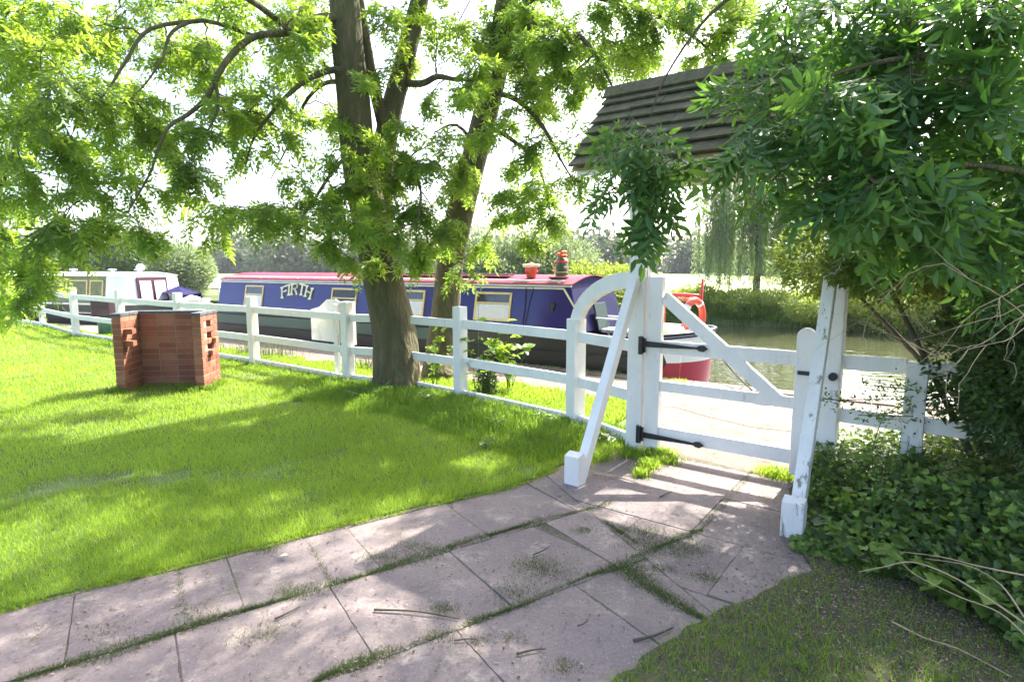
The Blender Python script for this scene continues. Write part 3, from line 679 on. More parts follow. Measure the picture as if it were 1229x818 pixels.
A_cl = [(400,235,6.2,26,9),(425,225,6.4,24,8),(410,310,6.2,18,6),(500,310,6.4,24,9),(520,260,6.6,22,8),(540,285,6.9,20,7),(445,320,6.4,20,6),(470,190,6.6,24,7),(575,75,6.9,26,8),(400,150,7.0,20,5),(355,215,6.4,22,6),(300,140,6.4,24,6),(250,60,6.2,26,6),(445,110,6.9,18,4),(40,60,5.6,50),(100,40,6.0,46),(160,20,6.2,46,9),(60,120,5.5,48),(20,170,5.4,50),(110,120,5.8,34,8),(85,190,5.5,48,12),(140,170,5.9,40,9),(30,240,5.3,46,12),(110,235,5.5,46,12),(60,290,5.3,42,14),(20,330,5.2,38,12),(110,280,5.4,36,10),(170,285,5.7,24,6),
 (165,130,6.0,34,8),(220,10,6.3,40,9),(270,15,6.3,40,10),(310,30,6.4,34,9),(195,185,5.9,40,11),(240,160,6.0,38,11),(230,205,5.8,34,10),(155,225,5.7,36,10),(270,140,6.1,34,9),(300,185,6.4,28,7),
 (330,60,6.6,36,9),(360,20,6.8,32,8),(320,120,6.6,30,8),(345,175,7.0,28,7),(370,150,7.2,26,6),(290,255,6.0,28,8),(262,276,5.9,22,8),(315,262,5.8,22,8),(350,262,5.8,24,9),(385,250,6.0,26,8),(335,250,6.0,20,5),
 (398,285,6.1,20,6),(455,245,6.5,30,10),(430,275,6.4,26,9),(470,285,6.4,26,10),(495,255,6.6,30,11),(500,200,6.8,28,9),(470,225,6.7,22,8),(540,170,6.7,30,8),(515,130,7.0,24,6),(470,30,7.4,30,8),(530,40,7.2,32,9),(500,75,7.4,22,5),(560,120,6.6,28,9),(380,70,7.0,20,4),(450,180,6.9,20,6),
 (10,20,5.4,44,12),(10,100,5.3,40,12),(130,70,6.2,30,6),(205,70,6.3,26,5),(65,15,5.6,40,9),(210,245,6.2,20,5),(40,350,5.4,20,7)]
cl(TA, [(c[0], c[1]-6, c[2]+random.uniform(-.4,.6), c[3]*1.1, int((c[4] if len(c) > 4 else 10)*(1.25 if c[0] < 250 else 1.05))) for c in A_cl], per=9)
fill = [(random.uniform(10,420), random.uniform(-10,190), random.uniform(6.2,8.8), random.uniform(22,34), 7) for _ in range(46)]
cl(TA, [f for f in fill if not (190 < f[0] < 300 and 205 < f[1]) and not (120 < f[0] < 200 and 40 < f[1] < 85)], per=9)
cl(TA, [(random.uniform(430,590), random.uniform(-10,200), random.uniform(6.6,8.0), random.uniform(16,26), 6) for _ in range(12)], per=8)
# crown above the frame (casts the dapples)
for i in range(12):
    TA.clump(V(random.uniform(-4.2,.6), random.uniform(4.6,9.3), random.uniform(4.7,6.6)), (.75,.75,.45), twigs=12, per=8)
for i in range(3):
    TA.clump(V(random.uniform(-6.5,-3.4), random.uniform(4.2,6.0), random.uniform(4.3,5.3)), (.6,.6,.4), twigs=9, per=8)
TA.finish()
# ================================================================== SECOND ASH
gb = gp(528,455)
TB = Tree('ash_tree', gb, 'slimmer leaning ash tree standing on the towpath side of the fence', 'tree', 'ash trees by the fence', M['leafB'], COMP, .22)
TB.limb([gb+V(0,0,-.1), at(529,430,8.4), at(534,380,8.4), at(541,310,8.35), at(552,255,8.3), at(566,205,8.3), at(580,150,8.3), at(592,95,8.3), at(602,40,8.3), at(612,-20,8.3), V(.1,8.3,5.9), V(.3,8.1,7.0)], [.27,.235,.20,.185,.185,.175,.17,.165,.16,.14,.10,.05], 'trunk', 16, .05)
TB.limb([at(590,110,8.3), at(620,120,7.8), at(650,150,7.4), at(672,190,7.2), at(690,220,7.1)], [.045,.035,.025,.015,.006], 'limb', 7)
TB.limb([at(583,150,8.3), at(610,165,8.0), at(640,190,7.8), at(655,225,7.7), at(660,250,7.6)], [.035,.03,.02,.012,.006], 'limb', 7)
TB.limb([at(600,60,8.3), at(640,30,7.6), at(690,40,7.0), at(720,75,6.7), at(737,110,6.5)], [.05,.04,.03,.02,.006], 'limb', 7)
TB.limb([at(606,20,8.3), at(660,-10,7.8), at(730,0,7.4), at(790,20,7.2), at(840,50,7.0), at(865,80,7.0)], [.05,.045,.035,.025,.015,.006], 'limb', 7)
TB.limb([at(575,180,8.3), at(548,150,8.0), at(520,160,7.8)], [.03,.02,.006], 'limb', 6)
B_cl = [(630,245,7.6,28,12),(660,262,7.6,24,11),(600,258,7.8,22,7),(650,225,7.6,28,9),(690,215,7.2,28,9),(620,200,7.8,26,7),(650,170,7.4,28,8),(690,165,7.1,26,8),(640,120,7.5,30,9),(680,110,7.0,28,8),(620,60,7.8,30,10),(660,50,7.4,32,10),(700,40,7.0,32,9),(640,10,7.7,34,10),(720,80,6.7,22,7),(560,40,8.0,30,9),(590,20,8.2,30,9),(560,200,7.9,22,5),(545,230,7.4,28,9),(530,285,7.2,24,9),(510,300,7.2,20,8),(575,300,7.9,18,6),(545,330,7.6,16,4),
 (740,15,7.2,34,9),(780,25,7.1,32,9),(820,10,7.1,34,10),(860,40,7.0,34,10),(890,20,7.0,34,10),(840,70,7.0,26,7),(770,60,7.1,20,4),(900,70,7.0,30,9),(600,140,7.9,24,7),(565,165,7.8,20,5),(735,150,7.0,18,5),(670,80,7.2,24,7),(715,190,7.2,20,6),(640,285,7.6,14,5)]
cl(TB, B_cl, per=9)
cl(TB, [(random.uniform(560,900), random.uniform(-15,95), random.uniform(6.8,9.0), random.uniform(22,32), 7) for _ in range(30)], per=9)
cl(TB, [(random.uniform(560,720), random.uniform(80,250), random.uniform(7.2,8.6), random.uniform(16,24), 6) for _ in range(12)], per=8)
for i in range(34):  # unseen crown above the frame; the first clumps are added to shade the paving
    TB.clump(V(random.uniform(.3,3.6), random.uniform(5.2,9.5) if i > 10 else random.uniform(5.2,6.6), random.uniform(4.9,6.8)), (.75,.75,.45), twigs=11, per=8)
TB.finish()
# ================================================================== TREE OUT AT THE LEFT EDGE
gc = V(-8.7, 8.4, 0)
TC = Tree('ash_tree', gc, 'dark ash tree at the far side of the lawn with low sweeping boughs', 'tree', 'ash trees by the fence', M['leafA'])
TC.limb([gc+V(0,0,-.1), gc+V(0,0,.4), gc+V(.1,0,2), gc+V(.2,-.1,3.6), gc+V(.1,0,5.4)], [.34,.27,.22,.18,.07], 'trunk', 14, .05)
TC.limb([gc+V(.15,0,2.6), at(-30,60,7.6), at(5,40,7.3), at(25,15,7.1), at(45,-10,7.0)], [.09,.07,.055,.04,.02], 'limb', 7)
TC.limb([gc+V(.15,0,2.3), at(-20,120,7.8), at(12,105,7.5), at(30,70,7.4), at(60,30,7.2)], [.07,.055,.04,.03,.012], 'limb', 7)
TC.limb([gc+V(.15,0,1.8), at(-15,240,7.8), at(10,200,7.6), at(20,160,7.6)], [.05,.04,.025,.01], 'limb', 7)
cl(TC, [(0,180,7.6,40,12),(10,240,7.7,36,12),(5,300,7.8,34,13),(0,345,7.9,28,13),(25,120,7.5,34,9),(20,40,7.3,34,9),(-30,120,7.6,60,14),(-30,260,7.6,60,16),(-40,20,7.6,60,14),(5,370,8.2,16,8)], per=8, size=.24)
TC.finish()
# ================================================================== NEAR ASH OVER THE RIGHT
gd = V(3.6, 2.9, 0)
TD = Tree('ash_tree', gd, 'near ash tree whose large dark leaves hang over the gate roof', 'tree', 'ash trees by the fence', M['leafN'], COMPF, .235)
TD.limb([gd+V(0,0,-.1), gd+V(0,0,.4), gd+V(0,-.05,1.6), gd+V(-.1,-.1,2.8), gd+V(-.2,-.1,4.2), gd+V(-.3,.1,5.6)], [.34,.25,.21,.18,.14,.05], 'trunk', 16, .05)
TD.limb([gd+V(-.05,-.08,2.3), at(1180,80,2.7), at(1090,70,2.6), at(1000,90,2.6), at(930,120,2.7)], [.03,.018,.012,.008,.004], 'limb', 8)
TD.limb([gd+V(-.05,-.08,2.6), at(1150,-40,2.9), at(1000,-50,3.0), at(920,-30,3.0), at(850,20,3.05), at(800,90,3.1), at(780,140,3.1)], [.04,.03,.02,.013,.008,.005,.003], 'limb', 8)
TD.limb([gd+V(-.05,-.05,1.8), at(1190,200,2.7), at(1100,210,2.6), at(1020,220,2.6)], [.022,.014,.009,.004], 'limb', 7)
D_cl = [(770,165,3.1,34,6),(740,180,3.1,26,5),(765,215,3.05,34,8),(775,250,3.05,26,6),(800,190,3.1,30,6),(735,225,3.05,20,4),(740,140,3.15,16,3),(760,262,3.05,14,3),
 (930,60,2.9,50,7),(960,110,2.6,46,9),(920,160,2.7,42,8),(890,200,2.75,36,7),(950,190,2.6,44,9),(1000,140,2.4,50,10),(1040,80,2.4,50,10),(1000,210,2.5,46,10),(1060,170,2.3,50,10),(930,235,2.7,34,7),(1100,120,2.3,50,10),(1080,40,2.5,50,10),(1010,30,2.6,50,10),(1150,60,2.4,56,10),(1200,20,2.5,56,11),(1170,130,2.4,48,9),(1110,200,2.4,46,9),(1050,240,2.5,40,7),(1160,210,2.5,40,7),(1130,255,2.6,36,6),(985,255,2.65,28,5),(1210,150,2.6,46,9),(900,130,2.8,34,6),(960,20,2.8,46,8),(1030,275,2.7,24,3),(1120,10,2.6,46,9),(1215,90,2.5,46,9)]
D_cl = [(c[0]+(14 if c[0] < 850 else 0), c[1]-(20 if c[0] > 860 else 2), c[2]+(random.uniform(-.25,.6) if c[0] > 860 else random.uniform(0,.15)), c[3]*(1.12 if c[0] > 860 else .82), max(3, int((c[4] if len(c) > 4 else 10)*(1.15 if c[0] > 980 else .95)))) for c in D_cl]
D_cl += [(1120,290,2.7,34,8),(1180,280,2.7,40,9),(1225,240,2.7,40,9),(1200,330,2.8,30,6),(1080,255,2.8,34,7),(1150,160,2.9,44,9),(1030,120,3.0,44,8),(1100,60,3.0,44,8),(1215,180,2.9,44,9)]
cl(TD, D_cl, per=5, droop=.3, rb=.002, bk=.004)
# the crown above, out of view, shading the path
TD2 = TD
for i in range(38):
    x = random.uniform(.2,6.5); y = random.uniform(1.6,7.6); z = random.uniform(4.3,6.4)
    if y < 3.2 and z < 5: z = 5.2
    TD.clump(V(x,y,z), (.7,.7,.4), twigs=9, per=6, rb=.01)
for x, y, z in [(3.6,5.0,4.4),(4.4,5.8,4.9),(4.0,6.4,5.2),(3.2,5.6,4.8),(4.8,5.0,4.4)]:
    TD.clump(V(x,y,z), (.7,.7,.4), twigs=12, per=7, rb=.01)
TD.finish(.45)

# ------------------------------------------------------------------ bushes, hedges
def bush(name, c, rad, n, leaf, mat, label, cat='bush', group=None, lumps=9, tmpl=ONE, stems=4, flat=.25, seed=1, stemmat='twig', trunk_h=None, soff=0):
    rs = np.random.default_rng(seed); c = np.asarray(c, float); rad = np.asarray(rad, float)
    root = empty(name, (c[0], c[1], 0), label, cat, group)
    lc = rs.normal(0,1,(lumps,3)); lc /= np.linalg.norm(lc,axis=1)[:,None]; lc[:,2] = np.abs(lc[:,2])*.9-.15
    lc = c+lc*rad*.62*rs.uniform(.75,1.15,(lumps,1)); lr = rad*rs.uniform(.34,.58,(lumps,1))
    lc = np.vstack([lc, c[None]]); lr = np.vstack([lr, rad[None]*.72])
    i = rs.integers(0, len(lc), n); d = rs.normal(0,1,(n,3)); d /= np.linalg.norm(d,axis=1)[:,None]
    rr = 1-np.abs(rs.normal(0,.17,n)); sprig = pnoise(d[:,:2]*3+i[:,None], 3, seed)*.10
    P_ = lc[i]+d*lr[i]*(rr+sprig)[:,None]
    k = P_[:,2] > (-.24 if name == 'hedge_shrub' else .02); P_, d = P_[k], d[k]; n = len(P_)
    D_ = d+rs.normal(0,.6,(n,3)); U_ = d*.6+V(0,0,.6)+rs.normal(0,.5,(n,3))
    v_, f_, t_ = scatter(tmpl, P_, D_, U_, leaf*rs.uniform(.6,1.3,n), np.clip(rs.normal(.5,.28,n),0,1))
    raw('foliage', v_, f_, mat, root, rnd=t_)
    mb = MB()
    for q in range(stems):
        e = lc[q % len(lc)]; b_ = V(c[0]+soff+rs.uniform(-.15,.15)*rad[0], c[1]+rs.uniform(-.15,.15)*rad[1], -.1)
        mb.tube(bez(b_, (b_+e)/2+V(0,0,.1*rad[2]), e, 6), list(np.linspace(.05*rad[2]+.01, .01, 6)), 6)
    obj('stems' if trunk_h is None else 'trunk', mb, M[stemmat], root, smooth=True)
    return root
# behind the blue boat on the far bank
bush('willow_bush', at(575,335,21)+V(0,0,-.3), (2.0,1.5,2.4), 16000, .13, M['leafG'], 'tall grey green bush across the canal behind the slimmer ash trunk', group='bushes on the far bank', seed=3, lumps=12)
bush('willow_bush', at(650,335,21.5)+V(0,0,-.2), (2.5,1.5,2.15), 19000, .12, M['leafG'], 'rounded pale green bush across the canal behind the roof pots', group='bushes on the far bank', seed=4, lumps=12)
bush('willow_bush', at(718,345,20.5)+V(0,0,-.2), (2.0,1.3,1.5), 13000, .11, M['leafHy'], 'low yellow green bush across the canal left of the gate post', group='bushes on the far bank', seed=5, lumps=10)
bush('willow_bush', at(505,345,22)+V(0,0,-.3), (1.6,1.3,1.2), 7000, .13, M['leafHy'], 'low bush across the canal between the two ash trunks', group='bushes on the far bank', seed=6)
# behind the cream boat
for k, (px, py, Y, rx, rz, mt, lb) in enumerate([(165,325,30,2.9,3.0,'leafD','dark round tree on the far bank behind the cream boat'),(220,320,29,1.5,1.8,'leafG','pale small tree on the far bank just left of the blue boat'),(95,335,31,2.4,1.9,'leafD','low dark tree on the far bank above the cream boat roof'),(20,325,33,3.0,2.8,'leafD','dark tree on the far bank at the end of the fence')]):
    bush('round_tree', at(px,py,Y)+V(0,0,-.4), (rx,2.2,rz), 11000, .19, M[mt], lb, 'tree', 'trees on the far bank', seed=20+k, lumps=11, trunk_h=1)
# hedge on the far bank at the right: separate shrubs in a row
hl = ['low sunlit hedge shrub across the water beside the red rail','yellow green hedge shrub right of the lifebuoy','hedge shrub hanging over the water under the willow','dense hedge shrub across the water right of the willow','dark hedge shrub across the water above the gate latch','tall hedge shrub across the water behind the right gate post','broad hedge shrub across the water right of the right gate post','last hedge shrub across the water behind the dark elder']
for k, (t, h_) in enumerate([(-1.2,1.0),(-3.2,1.45),(-5.1,1.7),(-7.0,1.8),(-8.9,2.1),(-10.9,2.4),(-13.2,2.4),(-15.8,2.7)]):
    c = ct(t, 11.45, h_*.34)
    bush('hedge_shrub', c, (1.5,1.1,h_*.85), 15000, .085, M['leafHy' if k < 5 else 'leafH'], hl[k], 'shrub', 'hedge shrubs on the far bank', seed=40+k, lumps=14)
hl2 = ['low hedge shrub across the canal behind the blue cabin front','low hedge shrub across the canal at the right of the pale field gap','low hedge shrub beyond the dark blue end panel']
for k, (t, h_) in enumerate([(3.2,.9),(1.1,.85),(5.4,.9)]):
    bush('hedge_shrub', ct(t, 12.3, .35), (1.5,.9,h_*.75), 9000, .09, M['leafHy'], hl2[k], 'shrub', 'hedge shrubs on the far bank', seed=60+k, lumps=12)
for k, (t,h_) in enumerate([(8.5,.8),(11.5,.8),(14.5,.9),(17.5,1.0)]):
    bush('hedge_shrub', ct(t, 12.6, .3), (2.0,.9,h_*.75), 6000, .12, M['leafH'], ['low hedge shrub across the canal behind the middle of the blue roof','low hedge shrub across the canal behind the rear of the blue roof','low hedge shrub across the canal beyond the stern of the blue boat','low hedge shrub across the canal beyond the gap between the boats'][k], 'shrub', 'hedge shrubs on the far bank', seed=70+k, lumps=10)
# weeping willow across the canal
gw = V(8.4, 20.2, .1)
wil = empty('weeping_willow', gw, 'silvery weeping willow trailing over the far bank behind the gate', 'tree')
mb = MB(); mb.tube([gw+V(0,0,-.1), gw+V(.05,0,1.6), gw+V(-.1,0,3.4), gw+V(.1,.1,5.6)], [.13,.11,.09,.04], 10, flute=.05)
obj('trunk', mb, M['bark'], wil, smooth=True)
lb_, st = MB(), MB(); P_, D_ = [], []
for k in range(9):
    a = k*.7; e = gw+V(math.cos(a)*1.9, math.sin(a)*1.3, random.uniform(4.4,6.2))
    lb_.tube(bez(gw+V(0,0,random.uniform(2,4)), gw+V(math.cos(a)*.8, math.sin(a)*.5, 5.6), e, 7), list(np.linspace(.07,.015,7)), 6)
for k in range(300):
    a = random.uniform(0,6.28); rr = random.uniform(.25,1)**.6
    if math.sin(a*3+1) > .35: rr *= .75
    tx, ty = gw[0]+math.cos(a)*rr*2.2, gw[1]+math.sin(a)*rr*1.5
    zt = random.uniform(3.6,6.4)-rr*.6; zb = random.uniform(.5,2.4) if random.random() < .75 else random.uniform(2.4,3.2)
    sway = V(random.gauss(0,.12), random.gauss(0,.12), 0); top = V(tx,ty,zt); bot = V(tx,ty,zb)+sway
    st.tube([top, (top+bot)/2+sway*.2, bot], [.008,.006,.003], 3, cap=False)
    for j in range(int((zt-zb)*60)):
        f = random.random(); P_.append(top*(1-f)+bot*f+np.array([random.gauss(0,.035) for _ in range(3)])); D_.append([random.gauss(0,.5), random.gauss(0,.5), -1])
obj('limbs', lb_, M['bark'], wil, smooth=True); obj('strands', st, M['twig'], wil, fix=False)
P_ = np.array(P_); n = len(P_)
v_, f_, t_ = scatter(single(.24), P_, np.array(D_), rng.normal(0,1,(n,3)), rng.uniform(.08,.15,n), rng.random(n)); raw('foliage', v_, f_, M['leafW'], wil, rnd=t_)
# far woods
P_ = []; 
for k in range(150):
    x = random.uniform(-150,130); Y = random.uniform(88,150); hgt = random.uniform(4.0,8.5)*(1.1 if Y > 110 else .9)
    if -20 < x < -5 and random.random() < .5: hgt *= .7
    q = rng.normal(0,1,(700,3)); q /= np.linalg.norm(q,axis=1)[:,None]; q *= rng.uniform(.75,1.05,(700,1)); q[:,2] = np.abs(q[:,2])
    P_.append(q*np.array([hgt*.75,hgt*.6,hgt])+np.array([x,Y,0]))
P_ = np.vstack(P_); n = len(P_)
v_, f_, t_ = scatter(single(.8), P_, rng.normal(0,1,(n,3)), rng.normal(0,1,(n,3)), rng.uniform(.6,1.3,n), rng.random(n))
setp(raw('far_wood', v_, f_, M['far'], rnd=t_), 'hazy distant wood along the skyline beyond the field', 'wood', None, 'stuff')

# ------------------------------------------------------------------ right-hand shrubs, ivy, stems
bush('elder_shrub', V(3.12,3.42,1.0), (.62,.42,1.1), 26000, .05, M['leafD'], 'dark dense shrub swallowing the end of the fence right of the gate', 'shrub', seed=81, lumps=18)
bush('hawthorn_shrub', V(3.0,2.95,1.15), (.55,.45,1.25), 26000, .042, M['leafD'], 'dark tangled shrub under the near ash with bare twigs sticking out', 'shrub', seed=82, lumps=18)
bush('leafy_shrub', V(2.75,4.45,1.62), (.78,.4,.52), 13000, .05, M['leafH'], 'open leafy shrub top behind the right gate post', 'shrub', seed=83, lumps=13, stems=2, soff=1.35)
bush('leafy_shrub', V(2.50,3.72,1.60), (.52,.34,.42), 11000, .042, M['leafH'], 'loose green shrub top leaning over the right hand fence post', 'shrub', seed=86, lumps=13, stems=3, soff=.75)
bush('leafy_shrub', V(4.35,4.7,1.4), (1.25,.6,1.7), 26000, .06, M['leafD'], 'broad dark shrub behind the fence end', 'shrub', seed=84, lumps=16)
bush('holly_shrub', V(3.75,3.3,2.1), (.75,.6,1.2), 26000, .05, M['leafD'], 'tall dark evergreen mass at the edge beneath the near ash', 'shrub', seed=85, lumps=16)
# sprig over the lower rail
tw = empty('privet_sprig', gp(1040,590), 'thin leafy privet shoot reaching across the right hand fence rails', 'plant')
mb = MB(); P_, D_ = [], []
for pts in [[at(1100,480,3.7), at(1060,478,3.65), at(1010,480,3.6), at(985,478,3.6)], [at(1110,470,3.7), at(1075,455,3.6), at(1050,462,3.6)], [at(1120,500,3.7), at(1060,505,3.6), at(1030,498,3.6)], [gp(1040,590), at(1042,540,3.6), at(1060,500,3.65), at(1100,470,3.75)]]:
    pp = [pts[0]*(1-t)+pts[-1]*t for t in np.linspace(0,1,12)] if len(pts) == 3 else sum([bez(pts[0], pts[1], pts[2], 8), bez(pts[2], (pts[2]+pts[3])/2, pts[3], 5)], [])
    mb.tube(pp, .003, 4)
    for p in pp:
        for q in range(9): P_.append(p+np.array([random.gauss(0,.03) for _ in range(3)])); D_.append([random.gauss(0,1), random.gauss(0,1), random.gauss(.1,.6)])
obj('stem', mb, M['twig'], tw); P_ = np.array(P_); n = len(P_)
v_, f_, t_ = scatter(ONE, P_, np.array(D_), V(0,0,1)+rng.normal(0,.6,(n,3)), rng.uniform(.025,.045,n), rng.random(n)); raw('foliage', v_, f_, M['leafI'], tw, rnd=t_)
# ivy and nettle ground cover on a low bank
N_ = 42000
P_ = np.column_stack([rng.uniform(1.5,4.4,N_), rng.uniform(1.7,4.3,N_)])
ivp = [gp(x,y)[:2] for x,y in [(950,665),(962,600),(985,570),(1010,560)]]+[np.array([3.2,4.2]), np.array([4.4,4.2]), np.array([4.4,2.0])]+[gp(x,y)[:2] for x,y in [(1229,800),(1150,730),(1060,700),(1000,680)]]
P_ = P_[inpoly(P_, ivp)]
dd_ = np.clip((P_[:,0]-1.62-.25*(3.4-P_[:,1]))*.55, 0, .34)+.06*pnoise(P_, 6, 33)
z_ = .04+np.clip(dd_,0,1)*rng.uniform(.25,1.05,len(P_)); n = len(P_)
D_ = rng.normal(0,1,(n,3)); D_[:,2] = rng.normal(-.25,.35,n); D_[:,1] -= .35
v_, f_, t_ = scatter(LOB, np.column_stack([P_, z_]), D_, V(-.1,-.35,1)+rng.normal(0,.38,(n,3)), rng.uniform(.018,.05,n), np.clip(rng.normal(.4,.4,n)+.25*pnoise(P_,4,8),0,1))
setp(raw('ivy', v_, f_, M['leafI'], rnd=t_), 'glossy ivy and ground cover filling the bank right of the gate brace', 'ivy', None, 'stuff')
# brighter weeds: things with leaves on stems
def weed(c, h_, n, leaf, mat, label, name='weed', group='leafy weeds', tmpl=LOB, spread=.1, cat='plant'):
    c = np.asarray(c, float); root = empty(name, c, label, cat, group); mb = MB(); P_, D_ = [], []
    for k in range(max(3, n//8)):
        e = c+V(random.gauss(0,spread), random.gauss(0,spread), h_*random.uniform(.6,1.05)); pp = bez(c+V(random.gauss(0,.02),random.gauss(0,.02),0), (c+e)/2+V(0,0,.1*h_), e, 6); mb.tube(pp, [.004,.004,.003,.003,.002,.0015], 4)
        for q in range(8):
            p = pp[random.choice([2,3,4,5,5])]; P_.append(p+np.array([random.gauss(0,.015) for _ in range(3)])); a = random.uniform(0,6.28); D_.append([math.cos(a), math.sin(a), random.gauss(-.1,.3)])
    obj('stem', mb, M['grassL'], root); P_ = np.array(P_); n = len(P_)
    v_, f_, t_ = scatter(tmpl, P_, np.array(D_), V(0,0,1)+rng.normal(0,.35,(n,3)), leaf*rng.uniform(.6,1.2,n), rng.random(n)); raw('foliage', v_, f_, mat, root, rnd=t_)
    return root
for x, y, h_, n_, lf, lb in [(1040,690,.22,40,.07,'lime green weed at the soil edge left of the arching stems'),(1140,735,.18,40,.075,'broad leaved weed beneath the arching stems'),(1095,610,.5,60,.06,'tall lime weed in front of the right fence post'),(1060,585,.45,50,.05,'pale weed standing between the gate post and the fence post'),(1190,640,.5,60,.06,'leafy weed under the dark shrub'),(1010,640,.25,50,.06,'bright weed beside the foot of the right gate brace'),(1215,760,.2,40,.07,'low weed in the corner nearest the camera'),(1170,690,.3,50,.06,'weed growing through the arching stems')]:
    weed(gp(x,y), h_, n_, lf, M['leafY' if n_ > 45 else 'leafI'], lb)
for k in range(16):
    px_, py_ = random.choice([(1000,610),(1030,620),(1060,640),(1085,600),(1120,640),(1150,620),(1180,660),(1050,670),(1100,680),(985,640),(1020,580),(1140,590),(1200,600),(1210,690),(975,610),(1075,560)])
    q = gp(px_+random.uniform(-12,12), py_+random.uniform(-12,12)); q[2] = .05
    weed(q, random.uniform(.35,.55), random.choice([24,32]), random.uniform(.03,.055), M[random.choice(['leafY','leafI','leafH'])], 'leafy seedling poking up through the ivy on the shaded bank', 'seedling', 'seedlings growing through the ivy', single(.55), .07)
# sapling between the posts behind the fence (yellow green lobed leaves) and ones at the tree feet
weed(gp(612,470), .95, 80, .12, M['leafY'], 'lime green sycamore sapling behind the fence right of the ash trees', 'sapling', None, LOB, .26)
weed(gp(575,482), 1.1, 40, .10, M['leafY'], 'thin lime sapling against the fence post by the ash trees', 'sapling', None, LOB, .10)
weed(gp(520,470), .8, 60, .08, M['leafY'], 'leafy suckers growing between the two ash trunks', 'sapling', None, LOB, .12)
bush('ivy_clump', gp(577,480)+V(.03,.1,.2), (.16,.14,.3), 700, .05, M['leafD'], 'small dark ivy clump behind the fence post', 'shrub', seed=90, lumps=5)
for k,(x,y,h_,lf,lb) in enumerate([(462,478,.15,.10,'nettle clump at the left foot of the large ash'),(430,480,.14,.09,'leafy weed in the long grass left of the large ash'),(510,490,.16,.10,'broad weed in the grass below the ash trunks'),(560,500,.13,.09,'weed in the shaggy grass below the fence post'),(600,515,.12,.10,'dock leaves in the grass between the posts'),(640,530,.12,.09,'dandelion leaves beside the paving edge near the gate'),(660,515,.14,.1,'weed at the foot of the arched fence post'),(585,540,.1,.09,'low dandelion at the ragged lawn edge'),(725,535,.12,.09,'weed under the left gate brace')]):
    weed(gp(x,y), h_, 36, lf, M['leafI'], lb, 'weed', 'weeds in the long grass', single(.3), .07)
# arching dry stems over the soil and sticks
def stem(pts, r, label, name, mat='drytwig', group=None, cat='twig'):
    o_ = pts[0]; mb = MB(); q = []
    for i in range(len(pts)-1):
        p0,p1,p2,p3 = pts[max(i-1,0)],pts[i],pts[i+1],pts[min(i+2,len(pts)-1)]
        for k in range(5):
            t = k/5; q.append(.5*((2*p1)+(-p0+p2)*t+(2*p0-5*p1+4*p2-p3)*t*t+(-p0+3*p1-3*p2+p3)*t**3))
    q.append(pts[-1]); mb.tube(q, list(np.linspace(r, r*.45, len(q))), 6)
    o = obj(name, mb, M[mat], None, loc=(o_[0],o_[1],o_[2]), smooth=True); setp(o, label, cat, group); return o
def S3(L_): return [at(x, y, Y) for x, y, Y in L_]
stem(S3([(1240,692,2.25),(1180,680,2.35),(1130,668,2.5),(1085,662,2.65)]), .004, 'pale dead stem arching highest over the ivy edge', 'dead_stem', group='dead arching stems')
stem(S3([(1240,755,2.15),(1190,720,2.3),(1140,690,2.45),(1095,674,2.55),(1060,680,2.6),(1030,686,2.6)]), .0045, 'long dead stem curving down to the soil by the lime weed', 'dead_stem', group='dead arching stems')
stem(S3([(1240,772,2.1),(1200,735,2.2),(1150,715,2.35),(1100,690,2.5),(1080,672,2.6)]), .0035, 'thin dead stem crossing under the longer arching ones', 'dead_stem', group='dead arching stems')
stem(S3([(1229,740,2.15),(1200,700,2.3),(1160,678,2.45),(1110,670,2.6)]), .0035, 'fine pale shoot looping between the dead stems', 'dead_stem', group='dead arching stems')
stem([gp(1070,745,.045), gp(1110,765,.05), gp(1150,778,.05), gp(1215,812,.045)], .004, 'grey stick lying on the soil below the arching stems', 'fallen_stick')
# bare twigs in the hawthorn
def bare_twig(a, e, r, label):
    root = empty('bare_twig', a, label, 'twig', 'bare twigs in the dark shrub'); mb = MB()
    def grow(p, d, L_, r, depth):
        pts = [p]; n = 6
        for q in range(n):
            d = nrm(d+np.array([random.gauss(0,.22) for _ in range(3)])+V(0,0,-.04)); pts.append(pts[-1]+d*L_/n)
            if depth < 2 and q > 0 and random.random() < .55: grow(pts[-1], nrm(d+np.array([random.gauss(0,.6) for _ in range(3)])), L_*random.uniform(.35,.6), r*.6, depth+1)
        mb.tube(pts, list(np.linspace(r, r*.35, len(pts))), 5)
    grow(a, nrm(e-a), np.linalg.norm(e-a)*1.1, r, 0)
    obj('stem', mb, M['drytwig'], root, smooth=True)
for k in range(5):
    bare_twig(at(1240, 335+16*k, 2.4), at(random.uniform(1120,1165), random.uniform(330,480), random.uniform(2.1,2.4)), .0026, 'bare pale twig sticking out of the dark tangled shrub')
